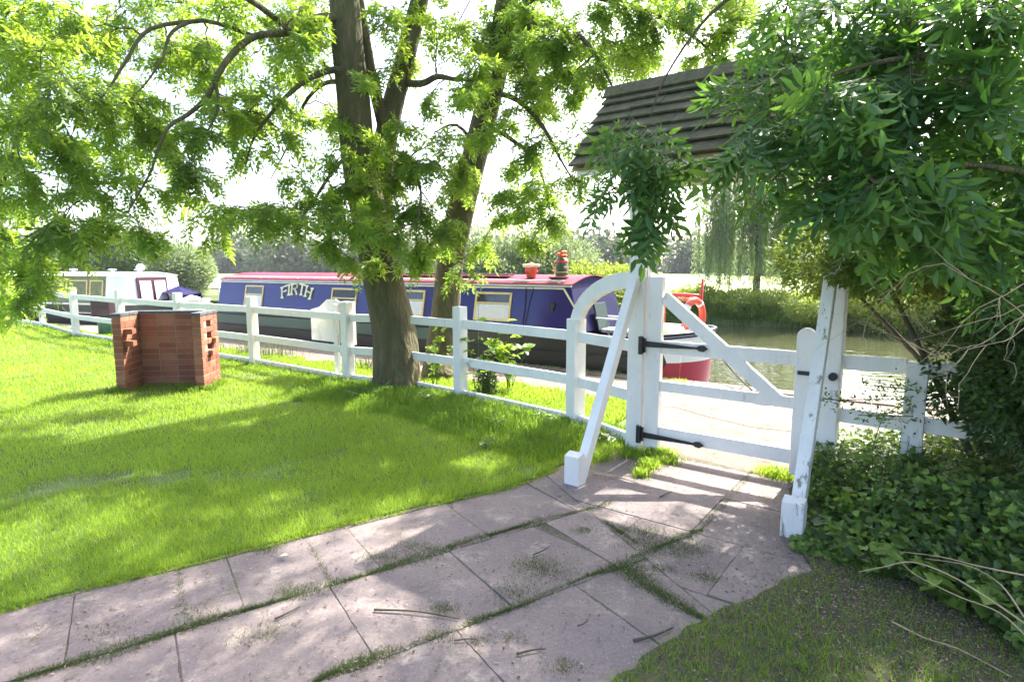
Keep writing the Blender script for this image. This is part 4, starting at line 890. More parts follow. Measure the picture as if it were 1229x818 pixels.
# sticks on the paving
sk = [((449,731),(500,733),(551,742),.006,'long stick lying along the middle flagstone'),((760,768),(785,762),(808,752),.008,'thick stick on the flagstone by the lower right grass'),((620,784),(640,779),(655,778),.006,'short stick near the bottom middle of the paving'),((330,742),(347,734),(360,727),.006,'stick lying across the mossy joint left of the middle'),((640,665),(652,660),(660,655),.004,'tiny twig above the middle mossy patches'),((792,596),(800,592),(806,589),.005,'small twig on the flagstone nearest the gate'),((545,768),(560,766),(572,766),.004,'thin twig above the bottom joint'),((712,568),(740,572),(768,580),.006,'pale stick beside the foot of the left gate brace'),((693,750),(700,748),(706,743),.004,'dark twig scrap on the large middle slab')]
for a,b_,c_,r_,lb in sk: stem([gp(*a,.028), gp(*b_,.032), gp(*c_,.027)], r_, lb, 'fallen_stick', 'twig' if 'pale' not in lb else 'drytwig')
mb = MB(); c = gp(340,666,.04); mb.add([c+V(-.02,-.01,0), c+V(.012,-.016,.006), c+V(.024,.004,.0), c+V(.004,.018,.008)], [(0,1,2),(0,2,3)])
setp(obj('bleached_leaf', mb, M['petal'], None, loc=c), 'small white leaf scrap at the lawn edge of the paving', 'leaf')

# ------------------------------------------------------------------ fences
FH = 1.12
def post(p, parent, h_=FH, w_=.125, mat='white', name='post', rot=None):
    d = GD if rot is None else rot
    mb = MB(); ang = math.atan2(d[1], d[0]); mb.box((p[0], p[1], h_/2-.04), (w_, w_, h_+.08), rot=ang)
    # weathered cap slope
    return obj(name, mb, M[mat], parent, bevel=.008)
def rails(a, b, parent, ends=(0,0), zs=(.91,.465,.085), mat='white'):
    d = nrm(b-a)
    for z in zs:
        mb = MB(); mb.beam(a+d*ends[0]+V(0,0,z+random.uniform(-.008,.008)), b-d*ends[1]+V(0,0,z+random.uniform(-.008,.008)), .038, .10)
        obj('rail', mb, M[mat], parent, bevel=.004)
fe = empty('post_and_rail_fence', FP[5], 'white post and rail fence running from the large ash away past the boats', 'fence')
for i, p in enumerate(FP): post(p, fe, rot=nrm(FP[min(i+1,6)]-FP[max(i-1,0)]))
for a, b_ in zip(FP[:-1], FP[1:]): rails(a, b_, fe, (.064,.064))
ta = ga+V(-.18,.12,0); rails(FP[-1], ta, fe, (.064,.0))
far_end = FP[0]+nrm(FP[0]-FP[1])*2.6; rails(far_end, FP[0], fe, (0,.064)); post(far_end, fe)
f2 = empty('post_and_rail_fence', FQ[0], 'short white post and rail fence between the ash trees and the left gate post', 'fence')
post(FQ[0], f2, rot=nrm(FQ[1]-FQ[0])); rails(ga+V(.20,-.07,0), FQ[0], f2, (0,.064)); rails(FQ[0], FQ[1], f2, (.064,.07)); rails(FQ[1], GL, f2, (.07,.075))
post(FQ[1], f2, 1.08, .14, rot=nrm(GL-FQ[1]))
# quarter-round arch between the fence post and the gate post
dq = nrm(GL-FQ[1]); Lq = np.linalg.norm(GL-FQ[1]); mb = MB(); outer, inner = [], []
cx = Lq-.05; z0 = .98
for k in range(15):
    a = math.pi/2*k/14
    outer.append(FQ[1]+dq*(cx-(cx+.07)*math.cos(a))+V(0,0,z0+.56*math.sin(a))); inner.append(FQ[1]+dq*(cx-(cx-.07)*math.cos(a))+V(0,0,z0+.42*math.sin(a)))
nn = V(dq[1],-dq[0],0)*.03
for k in range(14):
    mb.add([outer[k]-nn, outer[k+1]-nn, inner[k+1]-nn, inner[k]-nn, outer[k]+nn, outer[k+1]+nn, inner[k+1]+nn, inner[k]+nn], [(0,1,2,3),(7,6,5,4),(0,4,5,1),(2,6,7,3)]+([(0,3,7,4)] if k == 0 else [])+([(1,5,6,2)] if k == 13 else []))
obj('curved_brace', mb, M['white'], f2)
fr = empty('post_and_rail_fence', gp(1093,578), 'white fence length right of the gate disappearing into the dark shrub', 'fence')
FR = [GR+V(.06,-.02,0), GR+GD*.62+V(0,0,0)]; FR[1] = at(1091,560,3.72)*V(1,1,0); FR2 = FR[1]+GD*1.6
mb = MB(); mb.box((FR[1][0], FR[1][1], .46), (.12,.12,1.02), rot=math.atan2(GD[1],GD[0])); obj('post', mb, M['white_worn'], fr, bevel=.008)
post(FR2, fr, 1.0); rails(GR, FR[1], fr, (.075,.06), (.93,.56,.1)); rails(FR[1], FR2, fr, (.06,.06), (.93,.56,.1))

# ------------------------------------------------------------------ lychgate canopy: posts, braces, roof
ly = empty('gate_canopy', GL, 'white timber gateway with two posts carrying a small pitched shingle roof', 'gateway')
ZT = 2.42
for p, nm in ((GL,0),(GR,1)):
    mb = MB(); mb.box((p[0], p[1], ZT/2-.05), (.14,.14,ZT+.1), rot=math.atan2(GD[1],GD[0])); po = obj('post', mb, M['white'], ly, bevel=.008)
    # curved knee braces under the roof plate, along and across the gate
    for dr, s in ((GD,1),(GD,-1),(GN,1),(GN,-1)):
        mb = MB(); q = []
        if dr is GD and ((nm == 0 and s < 0) or (nm == 1 and s > 0)): L_ = .22
        else: L_ = .36
        pts = [p+dr*s*(.05+L_*(1-math.cos(a)))+V(0,0,ZT-.62+.60*math.sin(a)) for a in np.linspace(0, math.pi/2, 8)]
        for k in range(7): mb.beam(pts[k], pts[k+1]+(pts[k+1]-pts[k])*.12, .06 if dr is GD else .058, .07, up=(dr*s+V(0,0,.3)))
        obj('knee_brace', mb, M['white'], ly)
    # raking buttress to a short foot post
    foot = gp(690,582) if nm == 0 else gp(951,645); topp = p+GN*.09+V(0,0,1.52 if nm == 0 else 1.75); dirf = nrm(foot-p)
    fdir = nrm(V(foot[0]-p[0], foot[1]-p[1], 0))
    mb = MB(); mb.beam(p+fdir*.09+V(0,0,1.50 if nm == 0 else 1.85), foot-fdir*.06+V(0,0,.03), .075, .085, up=(fdir+V(0,0,.4))); obj('raking_brace', mb, M['white_worn'] if nm else M['white'], ly, bevel=.005)
    mb = MB(); hf = .25; ang = math.atan2(fdir[1], fdir[0]); M3 = np.array(Matrix.Rotation(ang,3,'Z'))
    pr = [V(-.055,-.06,-.06), V(.055,-.06,-.06), V(.055,-.06,hf-.02), V(-.02,-.06,hf), V(-.055,-.06,hf-.06)]
    mb.prism([foot+M3@q for q in pr], M3@V(0,.12,0)); obj('foot_post', mb, M['white_worn'] if nm else M['white'], ly, bevel=.005)
Lg = np.linalg.norm(GR-GL); OV = .33; HD = .60; ZE = 2.33; ZR = 2.98
mb = MB()   # wall plates and tie beams
for s in (-.22,.22): mb.beam(GL+GN*s-GD*OV*.8+V(0,0,ZT-.02), GR+GN*s+GD*OV*.8+V(0,0,ZT-.02), .08, .12)
obj('wall_plate', mb, M['white'], ly, bevel=.004)
mb = MB(); mb.beam(GL-GD*(OV-.03)+V(0,0,ZR-.1), GR+GD*(OV-.03)+V(0,0,ZR-.1), .04, .14); obj('ridge_board', mb, M['underwood'], ly)
for g_ in (GL-GD*.0, GR+GD*.0):
    mb = MB(); mb.beam(g_-GN*.40+V(0,0,ZT+.075), g_+GN*.40+V(0,0,ZT+.075), .08, .07); obj('tie_beam', mb, M['white'], ly, bevel=.004)
    mb = MB(); mb.add([g_+GN*.46+V(0,0,ZT+.10), g_-GN*.46+V(0,0,ZT+.10), g_+V(0,0,ZR-.12), g_+GN*.46+GD*.03+V(0,0,ZT+.10), g_-GN*.46+GD*.03+V(0,0,ZT+.10), g_+GD*.03+V(0,0,ZR-.12)], [(0,1,2),(5,4,3),(0,3,4,1),(1,4,5,2),(2,5,3,0)])
    obj('gable_panel', mb, M['white'], ly)
# fascia under the near eave
mb = MB()
for s in (1,-1): mb.beam(GL+GN*s*(HD-.07)-GD*(OV-.02)+V(0,0,ZE+.0), GR+GN*s*(HD-.07)+GD*(OV-.02)+V(0,0,ZE+.0), .022, .11)
obj('fascia', mb, M['white'], ly)
for s in (1,-1):
    mb = MB(); sd = GN*s; slope = nrm(sd*HD+V(0,0,-(ZR-ZE))); SL = math.hypot(HD, ZR-ZE); nrmv = nrm(np.cross(GD, slope)); 
    if nrmv[2] < 0: nrmv = -nrmv
    # deck
    mb.prism([GL-GD*OV+V(0,0,ZR-.02), GR+GD*OV+V(0,0,ZR-.02), GR+GD*OV+V(0,0,ZR-.02)+slope*(SL-.02), GL-GD*OV+V(0,0,ZR-.02)+slope*(SL-.02)], -nrmv*.02, 1)
    NC = 7; LT = Lg+2*OV
    for c in range(NC):
        x = 0.0; u0 = SL*(c+1)/NC+.02; ex = SL/NC*1.35
        while x < LT:
            wd = random.uniform(.22,.5)
            if x+wd > LT-.08: wd = LT-x
            j = random.uniform(-.006,.010)
            a = GL-GD*OV+GD*(x+.0015)+V(0,0,ZR)+slope*(u0+j); b_ = GL-GD*OV+GD*(x+wd-.0015)+V(0,0,ZR)+slope*(u0+j)
            lift = nrmv*(.028+random.uniform(0,.006)); up0 = nrmv*.004
            q = [a+lift, b_+lift, b_-slope*ex+up0, a-slope*ex+up0]; th = nrmv*.018
            mb.add(q+[p_+th if i < 2 else p_+th*.4 for i, p_ in enumerate(q)], [(3,2,1,0),(4,5,6,7),(0,1,5,4),(1,2,6,5),(2,3,7,6),(3,0,4,7)])
            x += wd
    obj('roof', mb, [M['shingle'], M['underwood']], ly, bevel=0)
mb = MB(); 
for s in (1,-1): mb.beam(GL-GD*(OV+.01)+GN*s*.04+V(0,0,ZR+.035), GR+GD*(OV+.01)+GN*s*.04+V(0,0,ZR+.035), .02, .13, up=(GN*s*-.6+V(0,0,.75)))
obj('ridge_cap', mb, M['shingle'], ly)

# ------------------------------------------------------------------ the gate
gt = empty('garden_gate', GL+GD*.11, 'white five bar style garden gate with curved black strap hinges, closed', 'gate')
gt['label'] = 'low white wooden gate with a diagonal brace and black strap hinges'
G0 = GL+GN*.02; off = GN*.0
def gpos(x, z, n=0.0): return G0+GD*x+GN*n+V(0,0,z)
def stile(x0, x1, z0, z1, th, rnd=False, name='stile'):
    mb = MB(); w2 = (x1-x0)/2; pts = [gpos(x0,z0), gpos(x1,z0)]
    if rnd: pts += [gpos(x0+w2+w2*math.cos(a), z1-w2+w2*math.sin(a)) for a in np.linspace(0, math.pi, 12)]
    else: pts += [gpos(x1,z1), gpos(x0,z1)]
    mb.prism([p-GN*th/2 for p in pts], GN*th); return obj(name, mb, M['white'], gt, bevel=.005)
stile(.085,.215,.06,1.50,.07); 
X1 = Lg-.10
stile(X1-.12, X1, .07, 1.15, .06, True)
for z, h_ in ((.925,.105),(.60,.085),(.20,.11)):
    mb = MB(); mb.beam(gpos(.215,z), gpos(X1-.12,z), .04, h_); obj('rail', mb, M['white'], gt, bevel=.004)
mb = MB(); mb.beam(gpos(.222,1.34,.0), gpos(X1-.22,.60,.0), .046, .10, up=(0,0,1)); obj('diagonal_brace', mb, M['white'], gt, bevel=.004)
mb = MB(); mb.beam(gpos(.75,.20), gpos(.22,.03+.2), .03, .04)
for z in (.925,.17):
    mb = MB(); n_ = .052
    pts = [(-.02,-.025),(.10,-.022),(.42,-.010),(.44,-.022),(.475,-.026),(.51,0),(.475,.026),(.44,.022),(.42,.010),(.10,.022),(-.02,.025)]
    mb.prism([gpos(.10+x, z+y+(.0 if z < .5 else .02), n_) for x,y in pts], -GN*.008)
    mb.box(gpos(.065, z+.01, n_+.025), (.035,.035,.15), rot=math.atan2(GD[1],GD[0]))
    mb.tube([gpos(.09,z-.05,n_+.01), gpos(.09,z+.07,n_+.01)], .010, 8)
    obj('strap_hinge', mb, M['iron'], gt, bevel=.002)
mb = MB(); mb.beam(gpos(X1-.10,.83,.04), gpos(X1+.08,.83,.04), .01, .028); mb.tube([gpos(X1+.13,.83,.09), gpos(X1+.13,.83,.055)], .028, 14); obj('latch', mb, M['iron'], gt)
# the sign board seen from behind, on the fence
sb0 = FP[-1]+nrm(FP[-2]-FP[-1])*.02+CN*.10; sbd = nrm(FP[-2]-FP[-1])
sg = empty('notice_board', sb0+sbd*.35+V(0,0,0), 'back of a white notice board with a zigzag top behind the fence rails', 'sign')
mb = MB(); top = [(0,1.12),(.10,1.10),(.20,1.04),(.42,1.13),(.62,1.12),(.80,1.01),(1.02,.96)]
poly = [sb0+sbd*x*.98+CN*.06+V(0,0,z) for x, z in [(0,.52)]+top+[(1.02,.52)]]
mb.prism(poly, CN*.018); obj('panel', mb, M['white'], sg)
mb = MB(); mb.box(sb0+sbd*.36+CN*.02+V(0,0,.5), (.075,.05,1.14), rot=math.atan2(sbd[1],sbd[0])); obj('post', mb, M['white_worn'], sg, bevel=.004)

# ------------------------------------------------------------------ brick barbecue
bq = gp(141,474); ang = R(7); BM = np.array(Matrix.Rotation(ang,3,'Z'))
bb = empty('brick_barbecue', bq, 'U shaped red brick barbecue with dark coping standing on the lawn', 'barbecue')
WX, DY = 1.03, .55; TH = .105; BH, BLn, MJ = .065, .215, .010
bricks, mort, cop = MB(), MB(), MB()
def bx(mb, x0, x1, y0, y1, z0, z1):
    c = BM@V((x0+x1)/2,(y0+y1)/2,0); mb.box(bq+c+V(0,0,(z0+z1)/2), (x1-x0,y1-y0,z1-z0), rot=ang)
def course(z, k):
    # left pier, back wall, right pier as stretcher bricks
    def run(ax, a0, a1, b0, b1, skip=()):
        a = a0-(BLn/2 if k % 2 else 0); i = 0
        while a < a1-.02:
            s_, e_ = max(a, a0), min(a+BLn-MJ, a1)
            if e_-s_ > .03 and i not in skip:
                j = random.uniform(-.0015,.0015)
                if ax == 'x': bx(bricks, s_, e_, b0+j, b1+j, z, z+BH)
                else: bx(bricks, b0+j, b1+j, s_, e_, z, z+BH)
            a += BLn; i += 1
    run('x', 0 if k % 2 else TH+MJ, WX if k % 2 else WX-TH-MJ, DY-TH, DY)
    run('y', 0, DY if not k % 2 else DY-TH-MJ, 0, TH)
    sk_ = (1,) if k in (11,9,7) else ()
    run('y', 0, DY if not k % 2 else DY-TH-MJ, WX-TH, WX, sk_)
NCR = 13
for k in range(NCR): course(k*(BH+MJ), k)
H_ = NCR*(BH+MJ)
bx(mort, TH+.004, WX-TH-.004, DY-TH+.006, DY-.006, 0, H_); bx(mort, .006, TH-.006, .006, DY-.006, 0, H_)
bx(mort, WX-TH+.006, WX-.006, .006, .19, 0, H_); bx(mort, WX-TH+.006, WX-.006, .42, DY-.006, 0, H_); bx(mort, WX-TH+.006, WX-.006, .19, .42, 0, 7*(BH+MJ))
# support bricks sticking out of the piers
for k, ys in ((10,.05),(8,.05)): 
    bx(bricks, TH, TH+.10, ys, ys+.10, k*(BH+MJ), k*(BH+MJ)+BH)
for k, ys in ((8,.33),(6,.20)): bx(bricks, WX, WX+.05, ys, ys+.10, k*(BH+MJ), k*(BH+MJ)+BH)
x = 0
while x < WX-.05:
    e_ = min(x+BLn-.006, WX+.008); bx(cop, x-.008 if x == 0 else x, e_, DY-TH-.01, DY+.01, H_, H_+.036); x += BLn
for x0 in (0, WX-TH):
    y = 0
    while y < DY-TH-.04:
        e_ = min(y+BLn-.006, DY-TH-.014); bx(cop, x0-.008, x0+TH+.008, y-.01 if y == 0 else y, e_, H_, H_+.036); y += BLn
obj('brick_wall', bricks, M['brick'], bb, bevel=.003); obj('mortar', mort, M['mortar'], bb); obj('coping', cop, M['coping'], bb, bevel=.003)
mb = MB(); bx(mb, -.1, WX+.1, -.25, DY, .028, .036)
obj('hearth_floor', mb, M['soil'], bb)

# ------------------------------------------------------------------ narrowboats (local x towards the bow, y towards the far bank)
def hull(parent, xb, xs, mats, blen=1.15, slen=.9, hbm=1.02, sheer=.12, zg=.52):
    """loft; bow tip at xb, stern at xs"""
    st_ = []
    for k in range(26):
        u = k/25; st_.append((xb-blen*(1-math.cos(u*math.pi/2)), u))
    xs_ = [s[0] for s in st_]+list(np.linspace(xb-blen-.3, xs+slen, 14))+[xs+slen*(1-math.sin(q)) for q in np.linspace(0, math.pi/2, 9)[1:]]
    def hb(x):
        d = xb-x
        if d < blen: return hbm*math.sqrt(max(0, 1-((blen-d)/blen)**2))
        d2 = x-xs
        if d2 < slen: return hbm*(max(0, 1-((slen-d2)/slen)**2.6))**.5
        return hbm
    def zt(x): d = xb-x; return zg+(sheer*(1-d/2.2)**2 if d < 2.2 else 0)
    mb = MB(); zl = [(-.5,.90),(-.27,.97),(-.05,1.0),(.18,1.0),(.30,1.0),(1,1.0)]
    vs = []
    for x in xs_:
        for sgn in (-1,1):
            for zz, f in zl:
                z = zt(x) if zz == 1 else zz
                dx = -.05*(1-z/zt(x)) if xb-x < .3 else 0
                vs.append((x+dx, 1.1+sgn*hb(x)*f, z))
    nz = len(zl); S_ = 2*nz; fs = []
    for i in range(len(xs_)-1):
        for sgn in range(2):
            for j in range(nz-1):
                a = i*S_+sgn*nz+j; b_ = a+S_; fs.append((a, b_, b_+1, a+1))
    mb.add(vs, fs); obj('hull', mb, mats, parent, local=True, smooth=False)
    gl = MB()
    for sgn in (-1,1): gl.tube([(x, 1.1+sgn*(hb(x)+.005), zt(x)) for x in xs_], .028, 6)
    for sgn in (-1,1): gl.tube([(x, 1.1+sgn*(hb(x)+.008), .27) for x in xs_ if x < xb-.9], .014, 6)
    return hb, zt, gl, xs_
# boat one
BX = 6.0
b1o = ct(BX, .02); rot1 = math.atan2(-.522, .853)
n1o = empty('narrowboat', b1o, 'long navy blue canal boat with arched cream lettering and a crimson roof', 'boat', 'moored canal boats', rz=rot1)
hb, zt, gl, xs_ = hull(n1o, BX-.13, BX-12.3, hullmat(BX-.72, 'firth_hull_paint'))
obj('gunwale', gl, M['black'], n1o, local=True, smooth=True)
def deck(parent, xs_, hb, z, cond, mat, name='deck'):
    q = [x for x in xs_ if cond(x)]; mb = MB()
    mb.add([(x, 1.1-hb(x)*.99, z) for x in q]+[(x, 1.1+hb(x)*.99, z) for x in q], [(i, i+1, len(q)+i+1, len(q)+i) for i in range(len(q)-1)]); obj(name, mb, mat, parent, local=True)
deck(n1o, xs_, hb, .56, lambda x: x > BX-1.0, M['whiteb'], 'fore_deck'); deck(n1o, xs_, hb, .12, lambda x: BX-3 < x < BX-.9, M['black'], 'well_floor'); deck(n1o, xs_, hb, .50, lambda x: x < BX-1.93, M['black'], 'side_deck')
mb = MB(); mb.box((BX-.98,1.1,.34), (.03,2.0,.44)); obj('well_bulkhead', mb, M['whiteb'], n1o, local=True)
# thin blue coach lines round the fore deck edge
mb = MB(); q = [x for x in xs_ if x > BX-.95]
for sgn in (-1,1): mb.tube([(x, 1.1+sgn*(hb(x)+.018), zt(x)-.05) for x in q], .012, 5)
obj('bow_stripe', mb, M['navy'], n1o, local=True)
def cabin(parent, xf, xa, zb, zt_, inb, int_, camber, rake, m_side, m_roof, m_front, m_line, over=.03):
    """prismatic cabin from front xf to back xa; returns function for points on the near side"""
    def yb(z): f = (z-zb)/(zt_-zb); return .08+inb+(int_-inb)*f
    mb = MB(); y0, y1 = yb(zb), yb(zt_)
    mb.add([(xa,y0,zb),(xf,y0,zb),(xf-rake,y1,zt_),(xa,y1,zt_)], [(0,1,2,3)]); mb.add([(xa,2.2-y0,zb),(xf,2.2-y0,zb),(xf-rake,2.2-y1,zt_),(xa,2.2-y1,zt_)], [(3,2,1,0)])
    obj('cabin_side', mb, m_side, parent, local=True, fix=False)
    arc = [(y1+(2.2-2*y1)*k/10, zt_+camber*math.sin(math.pi*k/10)) for k in range(11)]
    mb = MB(); mb.add([(xf,y0,zb)]+[(xf-rake,y,z) for y,z in arc]+[(xf,2.2-y0,zb)], [tuple(range(13))]); obj('front_bulkhead', mb, m_front, parent, local=True, fix=False)
    mb = MB(); mb.add([(xa,y0,zb)]+[(xa,y,z) for y,z in arc]+[(xa,2.2-y0,zb)], [tuple(range(12,-1,-1))]); obj('rear_bulkhead', mb, m_side, parent, local=True, fix=False)
    mb = MB(); a2 = [(y1-over,zt_-.004)]+arc[1:-1]+[(2.2-y1+over,zt_-.004)]
    n = len(a2); xe = xf-rake+over
    mb.add([(xa-over,y,z+.012) for y,z in a2]+[(xe,y,z+.012) for y,z in a2]+[(xa-over,y,z-.004) for y,z in a2]+[(xe,y,z-.004) for y,z in a2],
           [(i,i+1,n+i+1,n+i) for i in range(n-1)]+[(2*n+i+1,2*n+i,3*n+i,3*n+i+1) for i in range(n-1)]+[(i,n+i,3*n+i,2*n+i) for i in (0,n-1)]+[(i+1,i,2*n+i,2*n+i+1) for i in range(n-1)]+[(n+i,n+i+1,3*n+i+1,3*n+i) for i in range(n-1)])
    obj('roof', mb, m_roof, parent, local=True, smooth=False)
    return yb
yb = cabin(n1o, BX-1.93, BX-11.35, .56, 1.30, .05, .20, .13, .22, M['navy'], M['crimson'], M['darknavy'], M['cream'])
XF, XA = BX-1.93, BX-11.35
mb = MB()
for s in (0,1):
    f = (lambda y: y) if s == 0 else (lambda y: 2.2-y)
    mb.beam((XA, f(yb(1.30)-.012), 1.285), (XF-.20, f(yb(1.30)-.012), 1.285), .03, .05)
obj('roof_edge_strip', mb, M['grey'], n1o, local=True)
mb = MB()
for s in (0,1):
    f = (lambda y: y) if s == 0 else (lambda y: 2.2-y)
    mb.tube([(XA+.1, f(yb(1.30)+.03), 1.355), (XF-.35, f(yb(1.30)+.03), 1.355)], .016, 8)
    for x in np.linspace(XA+.2, XF-.45, 8): mb.tube([(x, f(yb(1.30)+.03), 1.30), (x, f(yb(1.30)+.03), 1.355)], .010, 6)
obj('handrail', mb, M['whiteb'], n1o, local=True)
mb = MB()
def onside(x, z, e=.004): return (x, yb(z)-e, z)
def strip(mb, a, b_, w_): # flat painted line on cabin side
    a = np.array(a); b_ = np.array(b_); d = nrm(b_-a); nn_ = nrm(np.cross(d, (0,1,.2)))*w_/2
    q = [a-nn_, b_-nn_, b_+nn_, a+nn_]; mb.add([onside(p[0],p[2]) for p in q]+[onside(p[0],p[2],.001) for p in q], [(0,1,2,3),(7,6,5,4),(0,4,5,1),(1,5,6,2),(2,6,7,3),(3,7,4,0)])
strip(mb, (XA+.04,0,1.235), (XF-.33,0,1.235), .022); strip(mb, (XF-.335,0,1.235), (XF-.10,0,.93), .03)
obj('coach_line', mb, M['cream'], n1o, local=True)
def window(parent, yb, x0, x1, z0, z1, inner, frame=M['yellow'], bars=(.62,), curtain=True, sliders=True):
    fr_ = MB(); t_ = .035
    def bar(xa_, xb_, za, zb_, e0=.022):
        q = [(xa_,za),(xb_,za),(xb_,zb_),(xa_,zb_)]
        fr_.add([onside2(x,z,e0) for x,z in q]+[onside2(x,z,-.002) for x,z in q], [(0,1,2,3),(7,6,5,4),(0,4,5,1),(1,5,6,2),(2,6,7,3),(3,7,4,0)])
    def onside2(x, z, e): return (x, yb(z)-e, z)
    bar(x0,x1,z1-t_,z1); bar(x0,x1,z0,z0+t_); bar(x0,x0+t_,z0+t_,z1-t_); bar(x1-t_,x1,z0+t_,z1-t_)
    for bz in bars: z = z0+(z1-z0)*bz; bar(x0+t_,x1-t_,z-.012,z+.012,.018)
    f = obj('window', fr_, frame, parent, local=True)
    zs = z0+(z1-z0)*(bars[0] if bars else 1)
    pn = MB(); pn.add([onside2(x,z,.006) for x,z in [(x0+t_,z0+t_),(x1-t_,z0+t_),(x1-t_,z1-t_),(x0+t_,z1-t_)]], [(0,1,2,3)]); obj('pane', pn, inner, f, local=True, fix=False)
    if curtain:
        cu = MB(); n = 24; vs = []
        for k in range(n+1):
            x = x0+t_+(x1-x0-2*t_)*k/n; e = .0125+.0035*math.sin(k*1.9)
            vs += [onside2(x,z0+t_,e), onside2(x,zs-.02,e)]
        cu.add(vs, [(2*k,2*k+2,2*k+3,2*k+1) for k in range(n)]); obj('curtain', cu, M['curtain'], f, local=True, fix=False)
    return f
m_, nt, b_ = newmat('reflective_window_pane'); b_.inputs['Base Color'].default_value = (.05,.05,.045,1); b_.inputs['Roughness'].default_value = .05; b_.inputs['Specular IOR Level'].default_value = .8; M['pane'] = m_
window(n1o, yb, BX-3.93, BX-3.20, .68, 1.155, M['pane'])
window(n1o, yb, BX-5.75, BX-5.05, .68, 1.155, M['pane'])
window(n1o, yb, BX-7.50, BX-6.78, .68, 1.155, M['darkwin'], bars=(.58,), curtain=False)
window(n1o, yb, BX-10.35, BX-9.70, .64, 1.165, M['pane'])
# lettering
def glyphs(): return {'F':[((0,0),(0,1)),((0,1),(.62,1)),((0,.53),(.5,.53))],'I':[((.0,0),(.0,1))],'R':[((0,0),(0,1)),((0,1),(.42,1)),((.42,1),(.60,.88)),((.60,.88),(.60,.66)),((.60,.66),(.42,.52)),((0,.52),(.42,.52)),((.34,.52),(.66,0))],'T':[((.32,0),(.32,1)),((0,1),(.64,1))],'H':[((0,0),(0,1)),((.6,0),(.6,1)),((0,.52),(.6,.52))]}
def letters(mb, word, xc, zc, width, hgt, sw, e, arch):
    ad = {'F':.82,'I':.34,'R':.88,'T':.84,'H':.62}; tot = sum(ad[c] for c in word); sc = width/tot; u = 0
    G_ = glyphs()
    def mp(x, y):
        f = (x/tot-.5)*2; zz = zc+arch*(1-f*f)-arch*.5+(y-.5)*hgt*(1+.0*f)
        return (xc+(x/tot-.5)*width+f*(y-.5)*.05, zz)
    for ch in word:
        for (x0,y0),(x1,y1) in G_[ch]:
            n = 3
            for k in range(n):
                a = mp(u+x0+(x1-x0)*k/n, y0+(y1-y0)*k/n); b_ = mp(u+x0+(x1-x0)*(k+1)/n, y0+(y1-y0)*(k+1)/n)
                d = np.array([b_[0]-a[0], b_[1]-a[1]]); d /= max(np.linalg.norm(d),1e-6); vert = abs(d[1]) > .7; w_ = sw*(1.25 if vert else .75)/2; pnd = np.array([-d[1], d[0]])*w_
                a_ = np.array(a)-d*sw*(.30); bb_ = np.array(b_)+d*sw*(.30)
                q = [a_-pnd, bb_-pnd, bb_+pnd, a_+pnd]; mb.add([onside(p[0],p[1],e) for p in q], [(0,1,2,3)])
            for (sx, sy) in ((x0,y0),(x1,y1)):   # slab serifs
                if sy in (0,1) and x0 == x1:
                    c = mp(u+sx, sy); q = [(c[0]-sw*1.15,c[1]-sw*.32),(c[0]+sw*1.15,c[1]-sw*.32),(c[0]+sw*1.15,c[1]+sw*.32),(c[0]-sw*1.15,c[1]+sw*.32)]
                    mb.add([onside(p[0],p[1],e+.0003) for p in q], [(0,1,2,3)])
        u += ad[ch]
tx = MB(); letters(tx, 'FIRTH', BX-8.585+.03, 1.055-.0, .94, .215, .055, .004, .09); obj('lettering_outline', tx, M['black'], n1o, local=True, fix=False)  # dark painted outline behind the cream letters
tx = MB(); letters(tx, 'FIRTH', BX-8.60, 1.065, .94, .215, .042, .0065, .09); obj('lettering', tx, M['cream'], n1o, local=True, fix=False)
# cabin details: vent, cable, mooring ring
mb = MB(); mb.tube([onside(BX-2.42,.97,-.0), onside(BX-2.42,.97,.03)], .045, 12); mb.beam(onside(BX-2.42,.99,.02), onside(BX-2.42,.88,.02), .04, .02, up=(0,1,0)); obj('filler_cap', mb, M['black'], n1o, local=True)
mb = MB(); mb.tube([onside(BX-2.95,1.32,.01), onside(BX-2.93,.9,.012), onside(BX-2.95,.56,.02), (BX-2.95,.03,.50), (BX-2.95,.05,.1)], .007, 5); mb.tube([onside(BX-2.80,1.32,.01), onside(BX-2.87,.9,.012), onside(BX-2.91,.56,.02), (BX-2.9,.03,.50)], .006, 5); obj('fender_line', mb, M['rope'], n1o, local=True)
# gas pole / boarding plank on roof
mb = MB(); mb.beam((BX-6.2,.70,1.445),(BX-3.5,.70,1.445), .20, .03); obj('gangplank', mb, M['maroon'], n1o, local=True)
# stern: tiller
mb = MB(); mb.tube([(BX-12.1,1.1,.5),(BX-12.1,1.1,.8),(BX-12.0,1.1,.98),(BX-11.6,1.1,1.02)], .022, 8); obj('tiller', mb, M['red'], n1o, local=True)
mb = MB(); mb.tube([(BX-11.45,.25,.55),(BX-11.48,.28,1.2)], .018, 8); mb.tube([(BX-11.6,.2,.56),(BX-11.9,.25,.66),(BX-12.15,.5,.62)], .05, 8); obj('stern_rail', mb, M['whiteb'], n1o, local=True)
